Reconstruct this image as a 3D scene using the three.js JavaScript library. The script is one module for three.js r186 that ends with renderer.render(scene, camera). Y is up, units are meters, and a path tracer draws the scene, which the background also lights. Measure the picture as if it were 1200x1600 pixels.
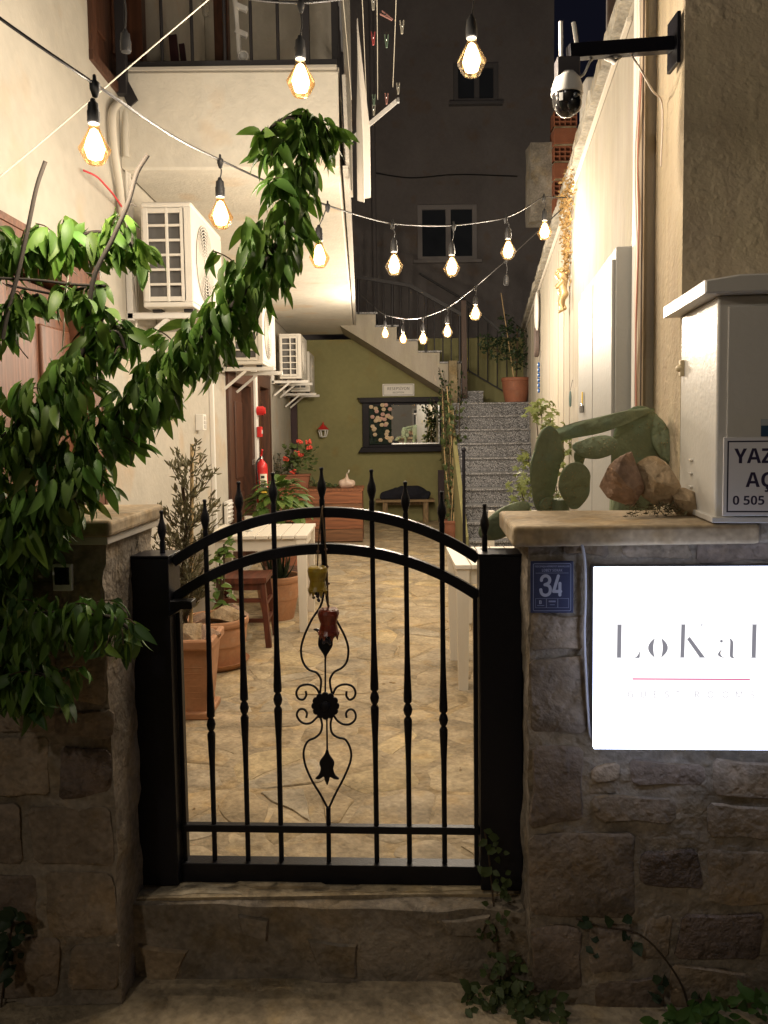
import * as THREE from 'three';
import { RoundedBoxGeometry } from 'three/addons/geometries/RoundedBoxGeometry.js';
import { mergeGeometries, mergeVertices, toCreasedNormals } from 'three/addons/utils/BufferGeometryUtils.js';
import { MarchingCubes } from 'three/addons/objects/MarchingCubes.js';
import { RectAreaLightUniformsLib } from 'three/addons/lights/RectAreaLightUniformsLib.js';
RectAreaLightUniformsLib.init();
const V = (x, y, z) => new THREE.Vector3(x, y, z);
const scene = new THREE.Scene();

// ---------------------------------------------------------------- camera, sky, exposure
const F = 1250, Y0 = 755;                                  // focal length and lens axis in the photograph's 1200 x 1600 pixels
const camera = new THREE.PerspectiveCamera(2 * Math.atan(800 / F) * 180 / Math.PI, 0.75, 0.05, 400);
camera.rotation.order = 'YXZ';
camera.position.set(0, 1.66, 0);
camera.rotation.set(-4 * Math.PI / 180, 0, -0.0135);
camera.setViewOffset(1200, 1600, 0, 800 - Y0, 1200, 1600);
camera.updateMatrixWorld(true);

const skyW = 32, skyH = 16, skyData = new Float32Array(skyW * skyH * 4);   // night sky: even, deep blue
for (let j = 0; j < skyH; j++) for (let i = 0; i < skyW; i++) skyData.set([0.0042, 0.0044, 0.0085, 1], (j * skyW + i) * 4);
const sky = new THREE.DataTexture(skyData, skyW, skyH, THREE.RGBAFormat, THREE.FloatType);
sky.mapping = THREE.EquirectangularReflectionMapping; sky.magFilter = THREE.LinearFilter; sky.needsUpdate = true;
scene.background = sky; scene.environment = sky;

const renderer = new THREE.WebGLRenderer({ antialias: true });
renderer.toneMapping = THREE.LinearToneMapping;
renderer.toneMappingExposure = 1.0;
renderer.shadowMap.enabled = true;
const BULB_POWER = 1.6, BULB_COLOR = new THREE.Color().setRGB(1, 0.85, 0.67);

// ---------------------------------------------------------------- seeded chance and noise
let seed = 20177;
const rnd = () => { seed = (seed + 0x6D2B79F5) | 0; let t = Math.imul(seed ^ (seed >>> 15), 1 | seed); t = (t + Math.imul(t ^ (t >>> 7), 61 | t)) ^ t; return ((t ^ (t >>> 14)) >>> 0) / 4294967296; };
const rr = (a, b) => a + (b - a) * rnd();
const pick = (a) => a[Math.floor(rnd() * a.length)];
const hash = (x, y, z) => { let h = Math.imul(x, 374761393) ^ Math.imul(y, 668265263) ^ Math.imul(z, 2147483647 - 1013); h = Math.imul(h ^ (h >>> 13), 1274126177); return ((h ^ (h >>> 16)) >>> 0) / 4294967296; };
const sm = (t) => t * t * (3 - 2 * t);
const mixN = (a, b, t) => a + (b - a) * t;
const clamp = (x, a = 0, b = 1) => Math.min(b, Math.max(a, x));
function vnoise(x, y, p, s) {                              // value noise that repeats after p cells
  const xi = Math.floor(x), yi = Math.floor(y), u = sm(x - xi), v = sm(y - yi), m = (a) => ((a % p) + p) % p;
  const h = (i, j) => hash(m(xi + i), m(yi + j), s);
  return mixN(mixN(h(0, 0), h(1, 0), u), mixN(h(0, 1), h(1, 1), u), v);
}
function fbm(x, y, p, s, oct = 4, gain = 0.5) { let a = 1, n = 0, t = 0; for (let o = 0; o < oct; o++) { t += a * vnoise(x * p, y * p, p, s + o * 17); n += a; a *= gain; p *= 2; } return t / n; }
function noise3(x, y, z, s = 5) {
  const xi = Math.floor(x), yi = Math.floor(y), zi = Math.floor(z), u = sm(x - xi), v = sm(y - yi), w = sm(z - zi);
  const h = (i, j, k) => hash(xi + i, yi + j, (zi + k) * 7 + s);
  const l = (k) => mixN(mixN(h(0, 0, k), h(1, 0, k), u), mixN(h(0, 1, k), h(1, 1, k), u), v);
  return mixN(l(0), l(1), w);
}

// ---------------------------------------------------------------- textures (uv in metres; repeat sets the real size)
function tex(n, fn, srgb, metres) {
  const d = new Uint8Array(n * n * 4);
  for (let j = 0; j < n; j++) for (let i = 0; i < n; i++) { const c = fn(i / n, j / n); const o = (j * n + i) * 4; for (let k = 0; k < 3; k++) d[o + k] = clamp(Array.isArray(c) ? c[k] : c) * 255; d[o + 3] = 255; }
  const t = new THREE.DataTexture(d, n, n, THREE.RGBAFormat);
  t.wrapS = t.wrapT = THREE.RepeatWrapping; t.magFilter = THREE.LinearFilter; t.minFilter = THREE.LinearMipmapLinearFilter; t.generateMipmaps = true;
  if (srgb) t.colorSpace = THREE.SRGBColorSpace;
  t.repeat.set(1 / metres, 1 / metres); t.needsUpdate = true; return t;
}
const T = {
  plasterBump: tex(512, (u, v) => 0.55 * fbm(u, v, 48, 3, 3, 0.7) + 0.45 * fbm(u, v, 8, 9, 3), false, 1.3),
  plasterTone: tex(512, (u, v) => { const a = fbm(u, v, 5, 21, 5, 0.6), b = fbm(u, v, 60, 5, 2), k = 0.86 + 0.12 * a + 0.05 * b, st = clamp((fbm(u * 1, v * 1, 9, 77, 4) - 0.62) * 5) * 0.10; return [k, k - st * 0.5, k - st]; }, true, 2.6),
  stuccoBump: tex(512, (u, v) => 0.6 * fbm(u, v, 44, 31, 3, 0.6) + 0.4 * fbm(u, v, 14, 37, 3, 0.6), false, 0.62),
  streakBump: tex(512, (u, v) => 0.6 * fbm(u * 1, v * 0.25, 64, 41, 3, 0.6) + 0.4 * fbm(u, v, 40, 4, 2), false, 1.0),
  streakTone: tex(512, (u, v) => { const a = fbm(u, v * 0.125, 32, 52, 3, 0.6), b = fbm(u, v, 6, 15, 4), k = 0.84 + 0.12 * a + 0.07 * b; return [k, k - 0.02 * (1 - a), k - 0.07 * (1 - b)]; }, true, 1.9),
  stoneBump: tex(512, (u, v) => 0.6 * fbm(u, v, 10, 61, 6, 0.62) + 0.4 * Math.abs(fbm(u, v, 6, 12, 3) - 0.5) * 2, false, 0.7),
  stoneTone: tex(512, (u, v) => { const a = fbm(u, v, 6, 71, 5, 0.6), b = fbm(u, v, 70, 8, 2), c = clamp((fbm(u, v, 11, 33, 4) - 0.55) * 4), k = 0.48 + 0.46 * a + 0.20 * b; return [k, k - 0.01 - 0.03 * c, k - 0.04 - 0.09 * c]; }, true, 0.9),
  rubbleBump: tex(512, (u, v) => 0.45 * fbm(u, v, 7, 161, 3, 0.6) + 0.35 * fbm(u, v, 40, 162, 4, 0.75) + 0.2 * clamp((fbm(u, v, 22, 163, 3) - 0.5) * 5), false, 0.8),
  wood: tex(512, (u, v) => { const w = fbm(u, v, 4, 91, 2) * 0.35, g = fbm(u + w * 0.02, v * 0.0625, 64, 95, 3, 0.6), r = 0.5 + 0.5 * Math.sin((u * 14 + w * 5) * 6.283), k = 0.60 + 0.32 * g + 0.10 * r; return [k, k * 0.96, k * 0.92]; }, true, 0.8),
  woodBump: tex(256, (u, v) => fbm(u, v * 0.0625, 64, 95, 3, 0.6), false, 0.8),
  granite: tex(512, (u, v) => { const a = vnoise(u * 120, v * 120, 120, 6), b = vnoise(u * 64, v * 64, 64, 7), k = a > 0.66 ? 0.88 : (b < 0.30 ? 0.26 : 0.58 + 0.15 * (a - 0.5)); return [k, k, k * 1.01]; }, true, 0.9),
  fine: tex(256, (u, v) => fbm(u, v, 64, 14, 2), false, 0.25),
  terracotta: tex(256, (u, v) => { const a = fbm(u, v, 6, 44, 4), b = fbm(u, v, 50, 4, 2), k = 0.76 + 0.18 * a + 0.08 * b, s = clamp((fbm(u, v, 8, 66, 3) - 0.6) * 4) * 0.12; return [k, k + s * 0.5, k + s]; }, true, 0.5),
  dirt: tex(256, (u, v) => { const k = 0.3 + 0.7 * fbm(u, v, 24, 83, 4, 0.7); return [k, k * 0.95, k * 0.85]; }, true, 0.4),
};
function mat(rgb, roughness = 0.8, o = {}) { const m = new THREE.MeshPhysicalMaterial({ color: new THREE.Color().setRGB(...rgb), roughness, metalness: 0, ...o }); return m; }
const M = {
  plaster: mat([0.52, 0.485, 0.415], 0.92, { map: T.plasterTone, bumpMap: T.plasterBump, bumpScale: 0.004 }),
  stucco: mat([0.74, 0.70, 0.61], 0.95, { map: T.plasterTone, bumpMap: T.stuccoBump, bumpScale: 0.0028 }),
  streak: mat([0.41, 0.38, 0.325], 0.9, { map: T.streakTone, bumpMap: T.streakBump, bumpScale: 0.004 }),
  sandPlaster: mat([0.50, 0.425, 0.31], 0.95, { map: T.streakTone, bumpMap: T.rubbleBump, bumpScale: 0.010 }),
  green: mat([0.285, 0.270, 0.122], 0.85, { map: T.plasterTone, bumpMap: T.plasterBump, bumpScale: 0.002 }),
  farWall: mat([0.37, 0.335, 0.32], 0.95, { map: T.plasterTone, bumpMap: T.stuccoBump, bumpScale: 0.004 }),
  mortar: mat([0.55, 0.45, 0.315], 0.98, { map: T.stoneTone, bumpMap: T.stoneBump, bumpScale: 0.022 }),
  wallMortar: mat([0.36, 0.31, 0.26], 0.98, { map: T.stoneTone, bumpMap: T.rubbleBump, bumpScale: 0.016 }),
  cap: mat([0.50, 0.40, 0.28], 0.9, { map: T.stoneTone, bumpMap: T.stoneBump, bumpScale: 0.006 }),
  street: mat([0.55, 0.45, 0.315], 0.95, { map: T.stoneTone, bumpMap: T.stoneBump, bumpScale: 0.03 }),
  iron: mat([0.006, 0.006, 0.010], 0.38, { bumpMap: T.fine, bumpScale: 0.0004, specularIntensity: 0.5 }),
  darkIron: mat([0.018, 0.016, 0.018], 0.55),
  rubber: mat([0.012, 0.012, 0.013], 0.6),
  cable: mat([0.016, 0.015, 0.015], 0.45),
  cord: mat([0.75, 0.70, 0.58], 0.8),
  whiteWood: mat([0.72, 0.67, 0.58], 0.6, { bumpMap: T.woodBump, bumpScale: 0.0006 }),
  wood: mat([0.30, 0.155, 0.080], 0.55, { map: T.wood, bumpMap: T.woodBump, bumpScale: 0.001 }),
  darkWood: mat([0.115, 0.048, 0.026], 0.5, { map: T.wood, bumpMap: T.woodBump, bumpScale: 0.001 }),
  doorWood: mat([0.21, 0.085, 0.042], 0.5, { map: T.wood, bumpMap: T.woodBump, bumpScale: 0.001 }),
  redWood: mat([0.17, 0.052, 0.030], 0.5, { map: T.wood, bumpMap: T.woodBump, bumpScale: 0.001 }),
  chestWood: mat([0.40, 0.165, 0.080], 0.65, { map: T.wood, bumpMap: T.woodBump, bumpScale: 0.0015 }),
  paleWood: mat([0.42, 0.31, 0.17], 0.7, { map: T.wood, bumpMap: T.woodBump, bumpScale: 0.001 }),
  acWhite: mat([0.66, 0.63, 0.57], 0.5),
  acFin: mat([0.13, 0.125, 0.12], 0.7),
  steelWhite: mat([0.72, 0.70, 0.66], 0.45),
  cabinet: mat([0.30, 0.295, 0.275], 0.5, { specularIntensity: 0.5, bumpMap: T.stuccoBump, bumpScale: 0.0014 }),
  boxGrey: mat([0.52, 0.50, 0.46], 0.36, { bumpMap: T.stuccoBump, bumpScale: 0.0010 }),
  whitePlastic: mat([0.80, 0.78, 0.74], 0.4),
  blackPlastic: mat([0.012, 0.012, 0.014], 0.18, { clearcoat: 0.5 }),
  granite: mat([0.40, 0.40, 0.41], 0.55, { map: T.granite }),
  graniteEdge: mat([0.52, 0.52, 0.52], 0.5, { map: T.granite }),
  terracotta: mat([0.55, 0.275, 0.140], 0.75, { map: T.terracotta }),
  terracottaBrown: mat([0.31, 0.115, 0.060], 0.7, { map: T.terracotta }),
  soil: mat([0.09, 0.065, 0.045], 1, { map: T.dirt }),
  brick: mat([0.42, 0.150, 0.075], 0.9, { map: T.terracotta }),
  rock: mat([0.36, 0.245, 0.19], 0.9, { map: T.stoneTone, bumpMap: T.rubbleBump, bumpScale: 0.016 }),
  rockTan: mat([0.44, 0.335, 0.225], 0.9, { map: T.stoneTone, bumpMap: T.rubbleBump, bumpScale: 0.016 }),
  red: mat([0.62, 0.030, 0.030], 0.35),
  gold: mat([0.42, 0.30, 0.15], 0.42, { metalness: 0.45 }),
  mirror: mat([0.92, 0.93, 0.94], 0.015, { metalness: 1 }),
  chrome: mat([0.7, 0.7, 0.7], 0.25, { metalness: 1 }),
  blackFrame: mat([0.010, 0.008, 0.012], 0.5, { specularIntensity: 0.35 }),
  glassDark: mat([0.06, 0.068, 0.08], 0.06, { specularIntensity: 1 }),
  cloth: mat([0.74, 0.70, 0.64], 0.95, { sheen: 0.3 }),
  cushion: mat([0.42, 0.045, 0.060], 0.9),
  blackCloth: mat([0.012, 0.013, 0.022], 0.95),
  flowerRed: mat([0.80, 0.10, 0.06], 0.7, { transmission: 0.2 }),
  pale: mat([0.70, 0.56, 0.38], 0.8),
  palePink: mat([0.66, 0.42, 0.36], 0.8),
  yellowGlaze: mat([0.56, 0.36, 0.03], 0.3, { map: T.terracotta, clearcoat: 0.5 }),
  redGlaze: mat([0.30, 0.045, 0.018], 0.3, { map: T.terracotta, clearcoat: 0.5 }),
  blueGlaze: mat([0.02, 0.10, 0.34], 0.25, { clearcoat: 0.6 }),
  bark: mat([0.16, 0.115, 0.075], 0.95, { map: T.dirt, bumpMap: T.stoneBump, bumpScale: 0.004 }),
  stemDark: mat([0.028, 0.022, 0.016], 0.9),
  cane: mat([0.48, 0.34, 0.17], 0.8),
};
const leafMat = (rgb, r = 0.5) => mat(rgb, r, { transmission: 0.42, thickness: 0, side: THREE.DoubleSide, specularIntensity: 0.4 });
const L = {
  vine: [leafMat([0.105, 0.200, 0.036]), leafMat([0.075, 0.155, 0.034]), leafMat([0.170, 0.270, 0.042]), leafMat([0.056, 0.120, 0.036]), leafMat([0.135, 0.180, 0.034], 0.62)],
  hosta: [leafMat([0.16, 0.24, 0.05]), leafMat([0.11, 0.20, 0.04])],
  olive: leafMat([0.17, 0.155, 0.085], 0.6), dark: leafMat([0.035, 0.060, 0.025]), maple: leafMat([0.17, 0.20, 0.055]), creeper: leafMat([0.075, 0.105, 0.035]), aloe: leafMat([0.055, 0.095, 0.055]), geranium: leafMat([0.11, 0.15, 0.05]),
  dry: leafMat([0.30, 0.19, 0.07], 0.8),
};
const cactusMat = mat([0.235, 0.285, 0.165], 0.6, { map: T.terracotta, bumpMap: T.stoneBump, bumpScale: 0.016 });

// ---------------------------------------------------------------- reading places off the photograph: a pixel's ray met with a plane or a depth
const EYE = camera.position.clone();
const ray = (px, py) => V((px - 600) / F, -(py - Y0) / F, -1).applyEuler(camera.rotation);
const at = (px, py, depth) => { const r = ray(px, py); return EYE.clone().addScaledVector(r, depth / -r.z); };
const meet = (px, py, n, c) => { const r = ray(px, py); return EYE.clone().addScaledVector(r, (c - n.dot(EYE)) / n.dot(r)); };
const FLOOR = 0.24;
const onFloor = (px, py, y = FLOOR) => meet(px, py, V(0, 1, 0), y);
// the street front: plane of the gate, a little turned; local x along it, z towards the street
const YAW = -0.05, FRONT = V(0, 0, -2.42), FN = V(Math.sin(YAW), 0, Math.cos(YAW)), FX = V(Math.cos(YAW), 0, -Math.sin(YAW));
const front = (px, py, off = 0) => { const p = meet(px, py, FN, FN.dot(FRONT) + off).sub(FRONT); return V(p.dot(FX), p.y, off); };   // local
const LX = -1.38;                                          // left wall of the passage
const onLeft = (px, py, off = 0) => meet(px, py, V(1, 0, 0), LX + off);
// right wall of the passage: local s along it into the passage, o > 0 into the wall
const RTH = Math.acos(0.126 / Math.hypot(1, 0.126)), R0 = V(0.967, 0, -3.0);
const RS = V(Math.cos(RTH), 0, -Math.sin(RTH)), RO = V(Math.sin(RTH), 0, Math.cos(RTH));
const RW = (s, y, o = 0) => R0.clone().addScaledVector(RS, s).addScaledVector(RO, o).setY(y);
const onRight = (px, py, o = 0) => { const p = meet(px, py, RO, RO.dot(R0) + o).sub(R0); return V(p.dot(RS), p.y, o); };             // local s, y, o

// ---------------------------------------------------------------- geometry helpers
const norm = (g) => { g = g.index ? g.toNonIndexed() : g; for (const k of Object.keys(g.attributes)) if (!['position', 'normal', 'uv'].includes(k)) g.deleteAttribute(k); if (!g.attributes.normal) g.computeVertexNormals(); return g; };
function uvBox(g) {                                        // uv in metres from the side each face looks to
  g = norm(g); const p = g.attributes.position, uv = new Float32Array(p.count * 2), a = V(), b = V(), c = V();
  for (let i = 0; i < p.count; i += 3) {
    a.fromBufferAttribute(p, i); b.fromBufferAttribute(p, i + 1); c.fromBufferAttribute(p, i + 2);
    const n = b.clone().sub(a).cross(c.clone().sub(a)), x = Math.abs(n.x), y = Math.abs(n.y), z = Math.abs(n.z);
    [a, b, c].forEach((q, k) => { const w = y >= x && y >= z ? [q.x, q.z] : x >= z ? [q.z, q.y] : [q.x, q.y]; uv[(i + k) * 2] = w[0]; uv[(i + k) * 2 + 1] = w[1]; });
  }
  g.setAttribute('uv', new THREE.BufferAttribute(uv, 2)); return g;
}
const uvTurn = (g) => { const u = g.attributes.uv; for (let i = 0; i < u.count; i++) u.setXY(i, u.getY(i) + 0.37, u.getX(i)); return g; };   // grain along the length
const merge = (list) => mergeGeometries(list.map((g) => { g = norm(g); if (!g.attributes.uv) g.setAttribute('uv', new THREE.BufferAttribute(new Float32Array(g.attributes.position.count * 2), 2)); return g; }));
const box = (w, h, d, x = 0, y = 0, z = 0, r = 0.003) => { const k = Math.min(r, w * 0.45, h * 0.45, d * 0.45); return uvBox(new RoundedBoxGeometry(w, h, d, 1, k)).translate(x, y, z); };
const cyl = (r0, r1, h, n = 16, x = 0, y = 0, z = 0) => norm(new THREE.CylinderGeometry(r1, r0, h, n)).translate(x, y, z);
const ball = (r, x = 0, y = 0, z = 0, w = 12, h = 8) => norm(new THREE.SphereGeometry(r, w, h)).translate(x, y, z);
const lathe = (pts, n = 24) => norm(new THREE.LatheGeometry(pts.map((p) => new THREE.Vector2(p[0], p[1])), n));
const tube = (pts, r, seg, n = 6) => norm(new THREE.TubeGeometry(new THREE.CatmullRomCurve3(pts, false, 'centripetal'), seg || pts.length * 5, r, n));
function bar(a, b, w, d = w, r = 0.002) {                  // a squared bar between two points
  const v = b.clone().sub(a), len = v.length(), g = box(w, len, d, 0, 0, 0, r);
  return g.applyQuaternion(new THREE.Quaternion().setFromUnitVectors(V(0, 1, 0), v.normalize())).translate(...a.clone().add(b).multiplyScalar(0.5).toArray());
}
function rod(a, b, r0, r1 = r0, n = 8) {
  const v = b.clone().sub(a), len = v.length(), g = cyl(r0, r1, len, n);
  return g.applyQuaternion(new THREE.Quaternion().setFromUnitVectors(V(0, 1, 0), v.normalize())).translate(...a.clone().add(b).multiplyScalar(0.5).toArray());
}
const shapeOf = (pts) => new THREE.Shape(pts.map((p) => new THREE.Vector2(p[0], p[1])));
const extrude = (shape, depth, bevel = 0, curveSegments = 12) => norm(new THREE.ExtrudeGeometry(shape, { depth: depth - 2 * bevel, bevelEnabled: bevel > 0, bevelSize: bevel, bevelThickness: bevel, bevelOffset: -bevel, bevelSegments: 1, curveSegments }).translate(0, 0, bevel));
function shake(g, amp, freq, s = 3) {                      // push the vertices along a noise field so that outlines are uneven
  const p = g.attributes.position;
  for (let i = 0; i < p.count; i++) { const x = p.getX(i), y = p.getY(i), z = p.getZ(i); p.setXYZ(i, x + amp * 2 * (noise3(x * freq, y * freq, z * freq, s) - 0.5), y + amp * 2 * (noise3(x * freq, y * freq, z * freq, s + 11) - 0.5), z + amp * 2 * (noise3(x * freq, y * freq, z * freq, s + 23) - 0.5)); }
  g.computeVertexNormals(); return g;
}
function rockGeo(w, h, d, s, rough = 0.18) {               // an angular, uneven stone
  let g = new THREE.IcosahedronGeometry(1, 9); g = mergeVertices((g.deleteAttribute('uv'), g.deleteAttribute('normal'), g));
  const planes = []; const keep = seed; seed = s * 7919 + 13; for (let k = 0; k < 17; k++) { const n = V(rr(-1, 1), rr(-1, 1), rr(-1, 1)).normalize(); planes.push([n, rr(0.44, 0.66)]); } seed = keep;
  const p = g.attributes.position, v = V();
  for (let i = 0; i < p.count; i++) { v.fromBufferAttribute(p, i); for (const [n, c] of planes) { const k = v.dot(n); if (k > c) v.addScaledVector(n, c - k); } v.multiplyScalar(1 + rough * 0.4 * (noise3(v.x * 4 + s, v.y * 4, v.z * 4) - 0.5)); p.setXYZ(i, v.x * w / 1.2, v.y * h / 1.2, v.z * d / 1.2); }
  g.computeVertexNormals(); return uvBox(toCreasedNormals(g, 0.30));
}
function sdfGeo(bones, size, res, blend = 0.2) {           // tapered capsules joined smoothly; bones: [ax,ay,az, bx,by,bz, ra, rb], within a cube of half-size `size`
  const mc = new MarchingCubes(res, new THREE.MeshStandardMaterial(), false, false, 60000); mc.isolation = 0;
  const h = size * blend, a = V(), b = V(), q = V(), d = V();
  for (let k = 0; k < res; k++) for (let j = 0; j < res; j++) for (let i = 0; i < res; i++) {
    q.set((i / (res / 2) - 1) * size, (j / (res / 2) - 1) * size, (k / (res / 2) - 1) * size);
    let f = 1e9;
    for (const o of bones) { a.set(o[0], o[1], o[2]); b.set(o[3], o[4], o[5]); d.copy(b).sub(a); const t = clamp(q.clone().sub(a).dot(d) / Math.max(1e-9, d.lengthSq())); const e = q.distanceTo(a.clone().addScaledVector(d, t)) - mixN(o[6], o[7], t); const w = clamp(0.5 + 0.5 * (f - e) / h); f = f > 1e8 ? e : mixN(f, e, w) - h * w * (1 - w); }
    mc.field[i + j * res + k * res * res] = -f;
  }
  mc.update();
  const g = new THREE.BufferGeometry();
  g.setAttribute('position', new THREE.BufferAttribute(mc.positionArray.slice(0, mc.count * 3), 3)); g.setAttribute('normal', new THREE.BufferAttribute(mc.normalArray.slice(0, mc.count * 3), 3));
  g.scale(size, size, size); return uvBox(g);
}

// ---------------------------------------------------------------- things and parts
const taken = new Map();
const numbered = (name) => { const n = taken.get(name) || 0; taken.set(name, n + 1); return n ? `${name}_${String(n).padStart(3, '0')}` : name; };
function tag(o, label, category, group, kind) { if (label) o.userData.label = label; if (category) o.userData.category = category; if (group) o.userData.group = group; if (kind) o.userData.kind = kind; return o; }
function thing(name, label, category, group) { const o = new THREE.Group(); o.name = numbered(name); scene.add(o); return tag(o, label, category, group); }
function part(parent, name, g, m, label) { const o = new THREE.Mesh(Array.isArray(g) ? merge(g) : g, m); o.name = name; if (label) o.userData.label = label; parent.add(o); return o; }
function solo(name, g, m, label, category, group) { const o = new THREE.Mesh(Array.isArray(g) ? merge(g) : g, m); o.name = numbered(name); scene.add(o); return tag(o, label, category, group); }
function structure(name, g, m, label) { const o = new THREE.Mesh(Array.isArray(g) ? merge(g) : g, m); o.name = numbered(name); scene.add(o); return tag(o, label, null, null, 'structure'); }
function stuffPart(parent, name, g, m, matrices, label) { const o = new THREE.InstancedMesh(g, m, matrices.length); matrices.forEach((x, i) => o.setMatrixAt(i, x)); o.name = name; o.userData.kind = 'stuff'; if (label) o.userData.label = label; parent.add(o); return o; }
function inFront(o) { o.position.copy(FRONT); o.rotation.y = YAW; return o; }                 // for things built in the street front's own axes
function inRight(o) { o.position.copy(R0); o.rotation.y = RTH; return o; }                    // for things built in the right wall's own axes (s, y, o)
function settle(o) {                                       // move a group's own origin to its base without moving what it shows
  o.updateMatrixWorld(true); const b = new THREE.Box3(); const inv = o.matrixWorld.clone().invert();
  o.children.forEach((c) => b.union(new THREE.Box3().setFromObject(c).applyMatrix4(inv)));
  if (b.isEmpty()) return o; const c = b.getCenter(V()); c.y = b.min.y;
  o.children.forEach((k) => k.position.sub(c)); o.position.add(c.clone().applyEuler(o.rotation)); return o;
}

// ================================================================ the setting
structure('street', uvBox(new THREE.PlaneGeometry(80, 80).rotateX(-Math.PI / 2)), M.street, 'sandy stone street in front of the gate');

function slab(poly, h, bevel, s, wave = 0.25) {            // an uneven flat stone: outline in xy (counter-clockwise), thickness along z
  const n = poly.length, c = poly.reduce((a, p) => [a[0] + p[0] / n, a[1] + p[1] / n], [0, 0]), pos = [];
  const ring = (k, z) => poly.map((p, i) => [c[0] + (p[0] - c[0]) * k, c[1] + (p[1] - c[1]) * k, z + (z > 0 ? h * wave * (noise3(p[0] * 9 + s, p[1] * 9, s, 2) - 0.5) : 0)]);
  const size = Math.max(...poly.map((p) => Math.hypot(p[0] - c[0], p[1] - c[1]))), kb = 1 - bevel / size;
  const R = [ring(1, 0), ring(1, h * 0.55), ring(kb, h), ring(kb * 0.55, h * 1.06)];
  const push = (a, b, d) => pos.push(...a, ...b, ...d);
  for (let r = 0; r < 3; r++) for (let i = 0; i < n; i++) { const j = (i + 1) % n; push(R[r][i], R[r][j], R[r + 1][j]); push(R[r][i], R[r + 1][j], R[r + 1][i]); }
  for (let i = 0; i < n; i++) push(R[3][i], R[3][(i + 1) % n], [c[0], c[1], h * (1.02 + 0.1 * (noise3(c[0] * 5, c[1] * 5, s) - 0.5))]);
  let g = new THREE.BufferGeometry(); g.setAttribute('position', new THREE.BufferAttribute(new Float32Array(pos), 3)); g.computeVertexNormals();
  return uvBox(toCreasedNormals(mergeVertices((g.deleteAttribute('normal'), g), 1e-5), 0.7));
}
function roughOutline(poly, step, amp, s) {                // subdivide an outline and make it ragged
  const out = [];
  poly.forEach((p, i) => { const q = poly[(i + 1) % poly.length], len = Math.hypot(q[0] - p[0], q[1] - p[1]), n = Math.max(1, Math.round(len / step)); for (let k = 0; k < n; k++) { const x = mixN(p[0], q[0], k / n), y = mixN(p[1], q[1], k / n); out.push([x + amp * 2 * (noise3(x * 14, y * 14, s, 4) - 0.5), y + amp * 2 * (noise3(x * 14, y * 14, s + 9, 8) - 0.5)]); } });
  return out;
}
function shrinkRound(poly, inset) {                        // pull an outline in and cut its corners
  const c = poly.reduce((a, p) => [a[0] + p[0] / poly.length, a[1] + p[1] / poly.length], [0, 0]), out = [];
  const q = poly.map((p) => { const d = Math.hypot(p[0] - c[0], p[1] - c[1]), k = Math.max(0.3, 1 - inset / d); return [c[0] + (p[0] - c[0]) * k, c[1] + (p[1] - c[1]) * k]; });
  q.forEach((p, i) => { const a = q[(i + q.length - 1) % q.length], b = q[(i + 1) % q.length], la = Math.hypot(a[0] - p[0], a[1] - p[1]), lb = Math.hypot(b[0] - p[0], b[1] - p[1]), t = Math.min(0.012, la * 0.3), u = Math.min(0.012, lb * 0.3); out.push([p[0] + (a[0] - p[0]) * t / la, p[1] + (a[1] - p[1]) * t / la], [p[0] + (b[0] - p[0]) * u / lb, p[1] + (b[1] - p[1]) * u / lb]); });
  return out;
}
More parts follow.
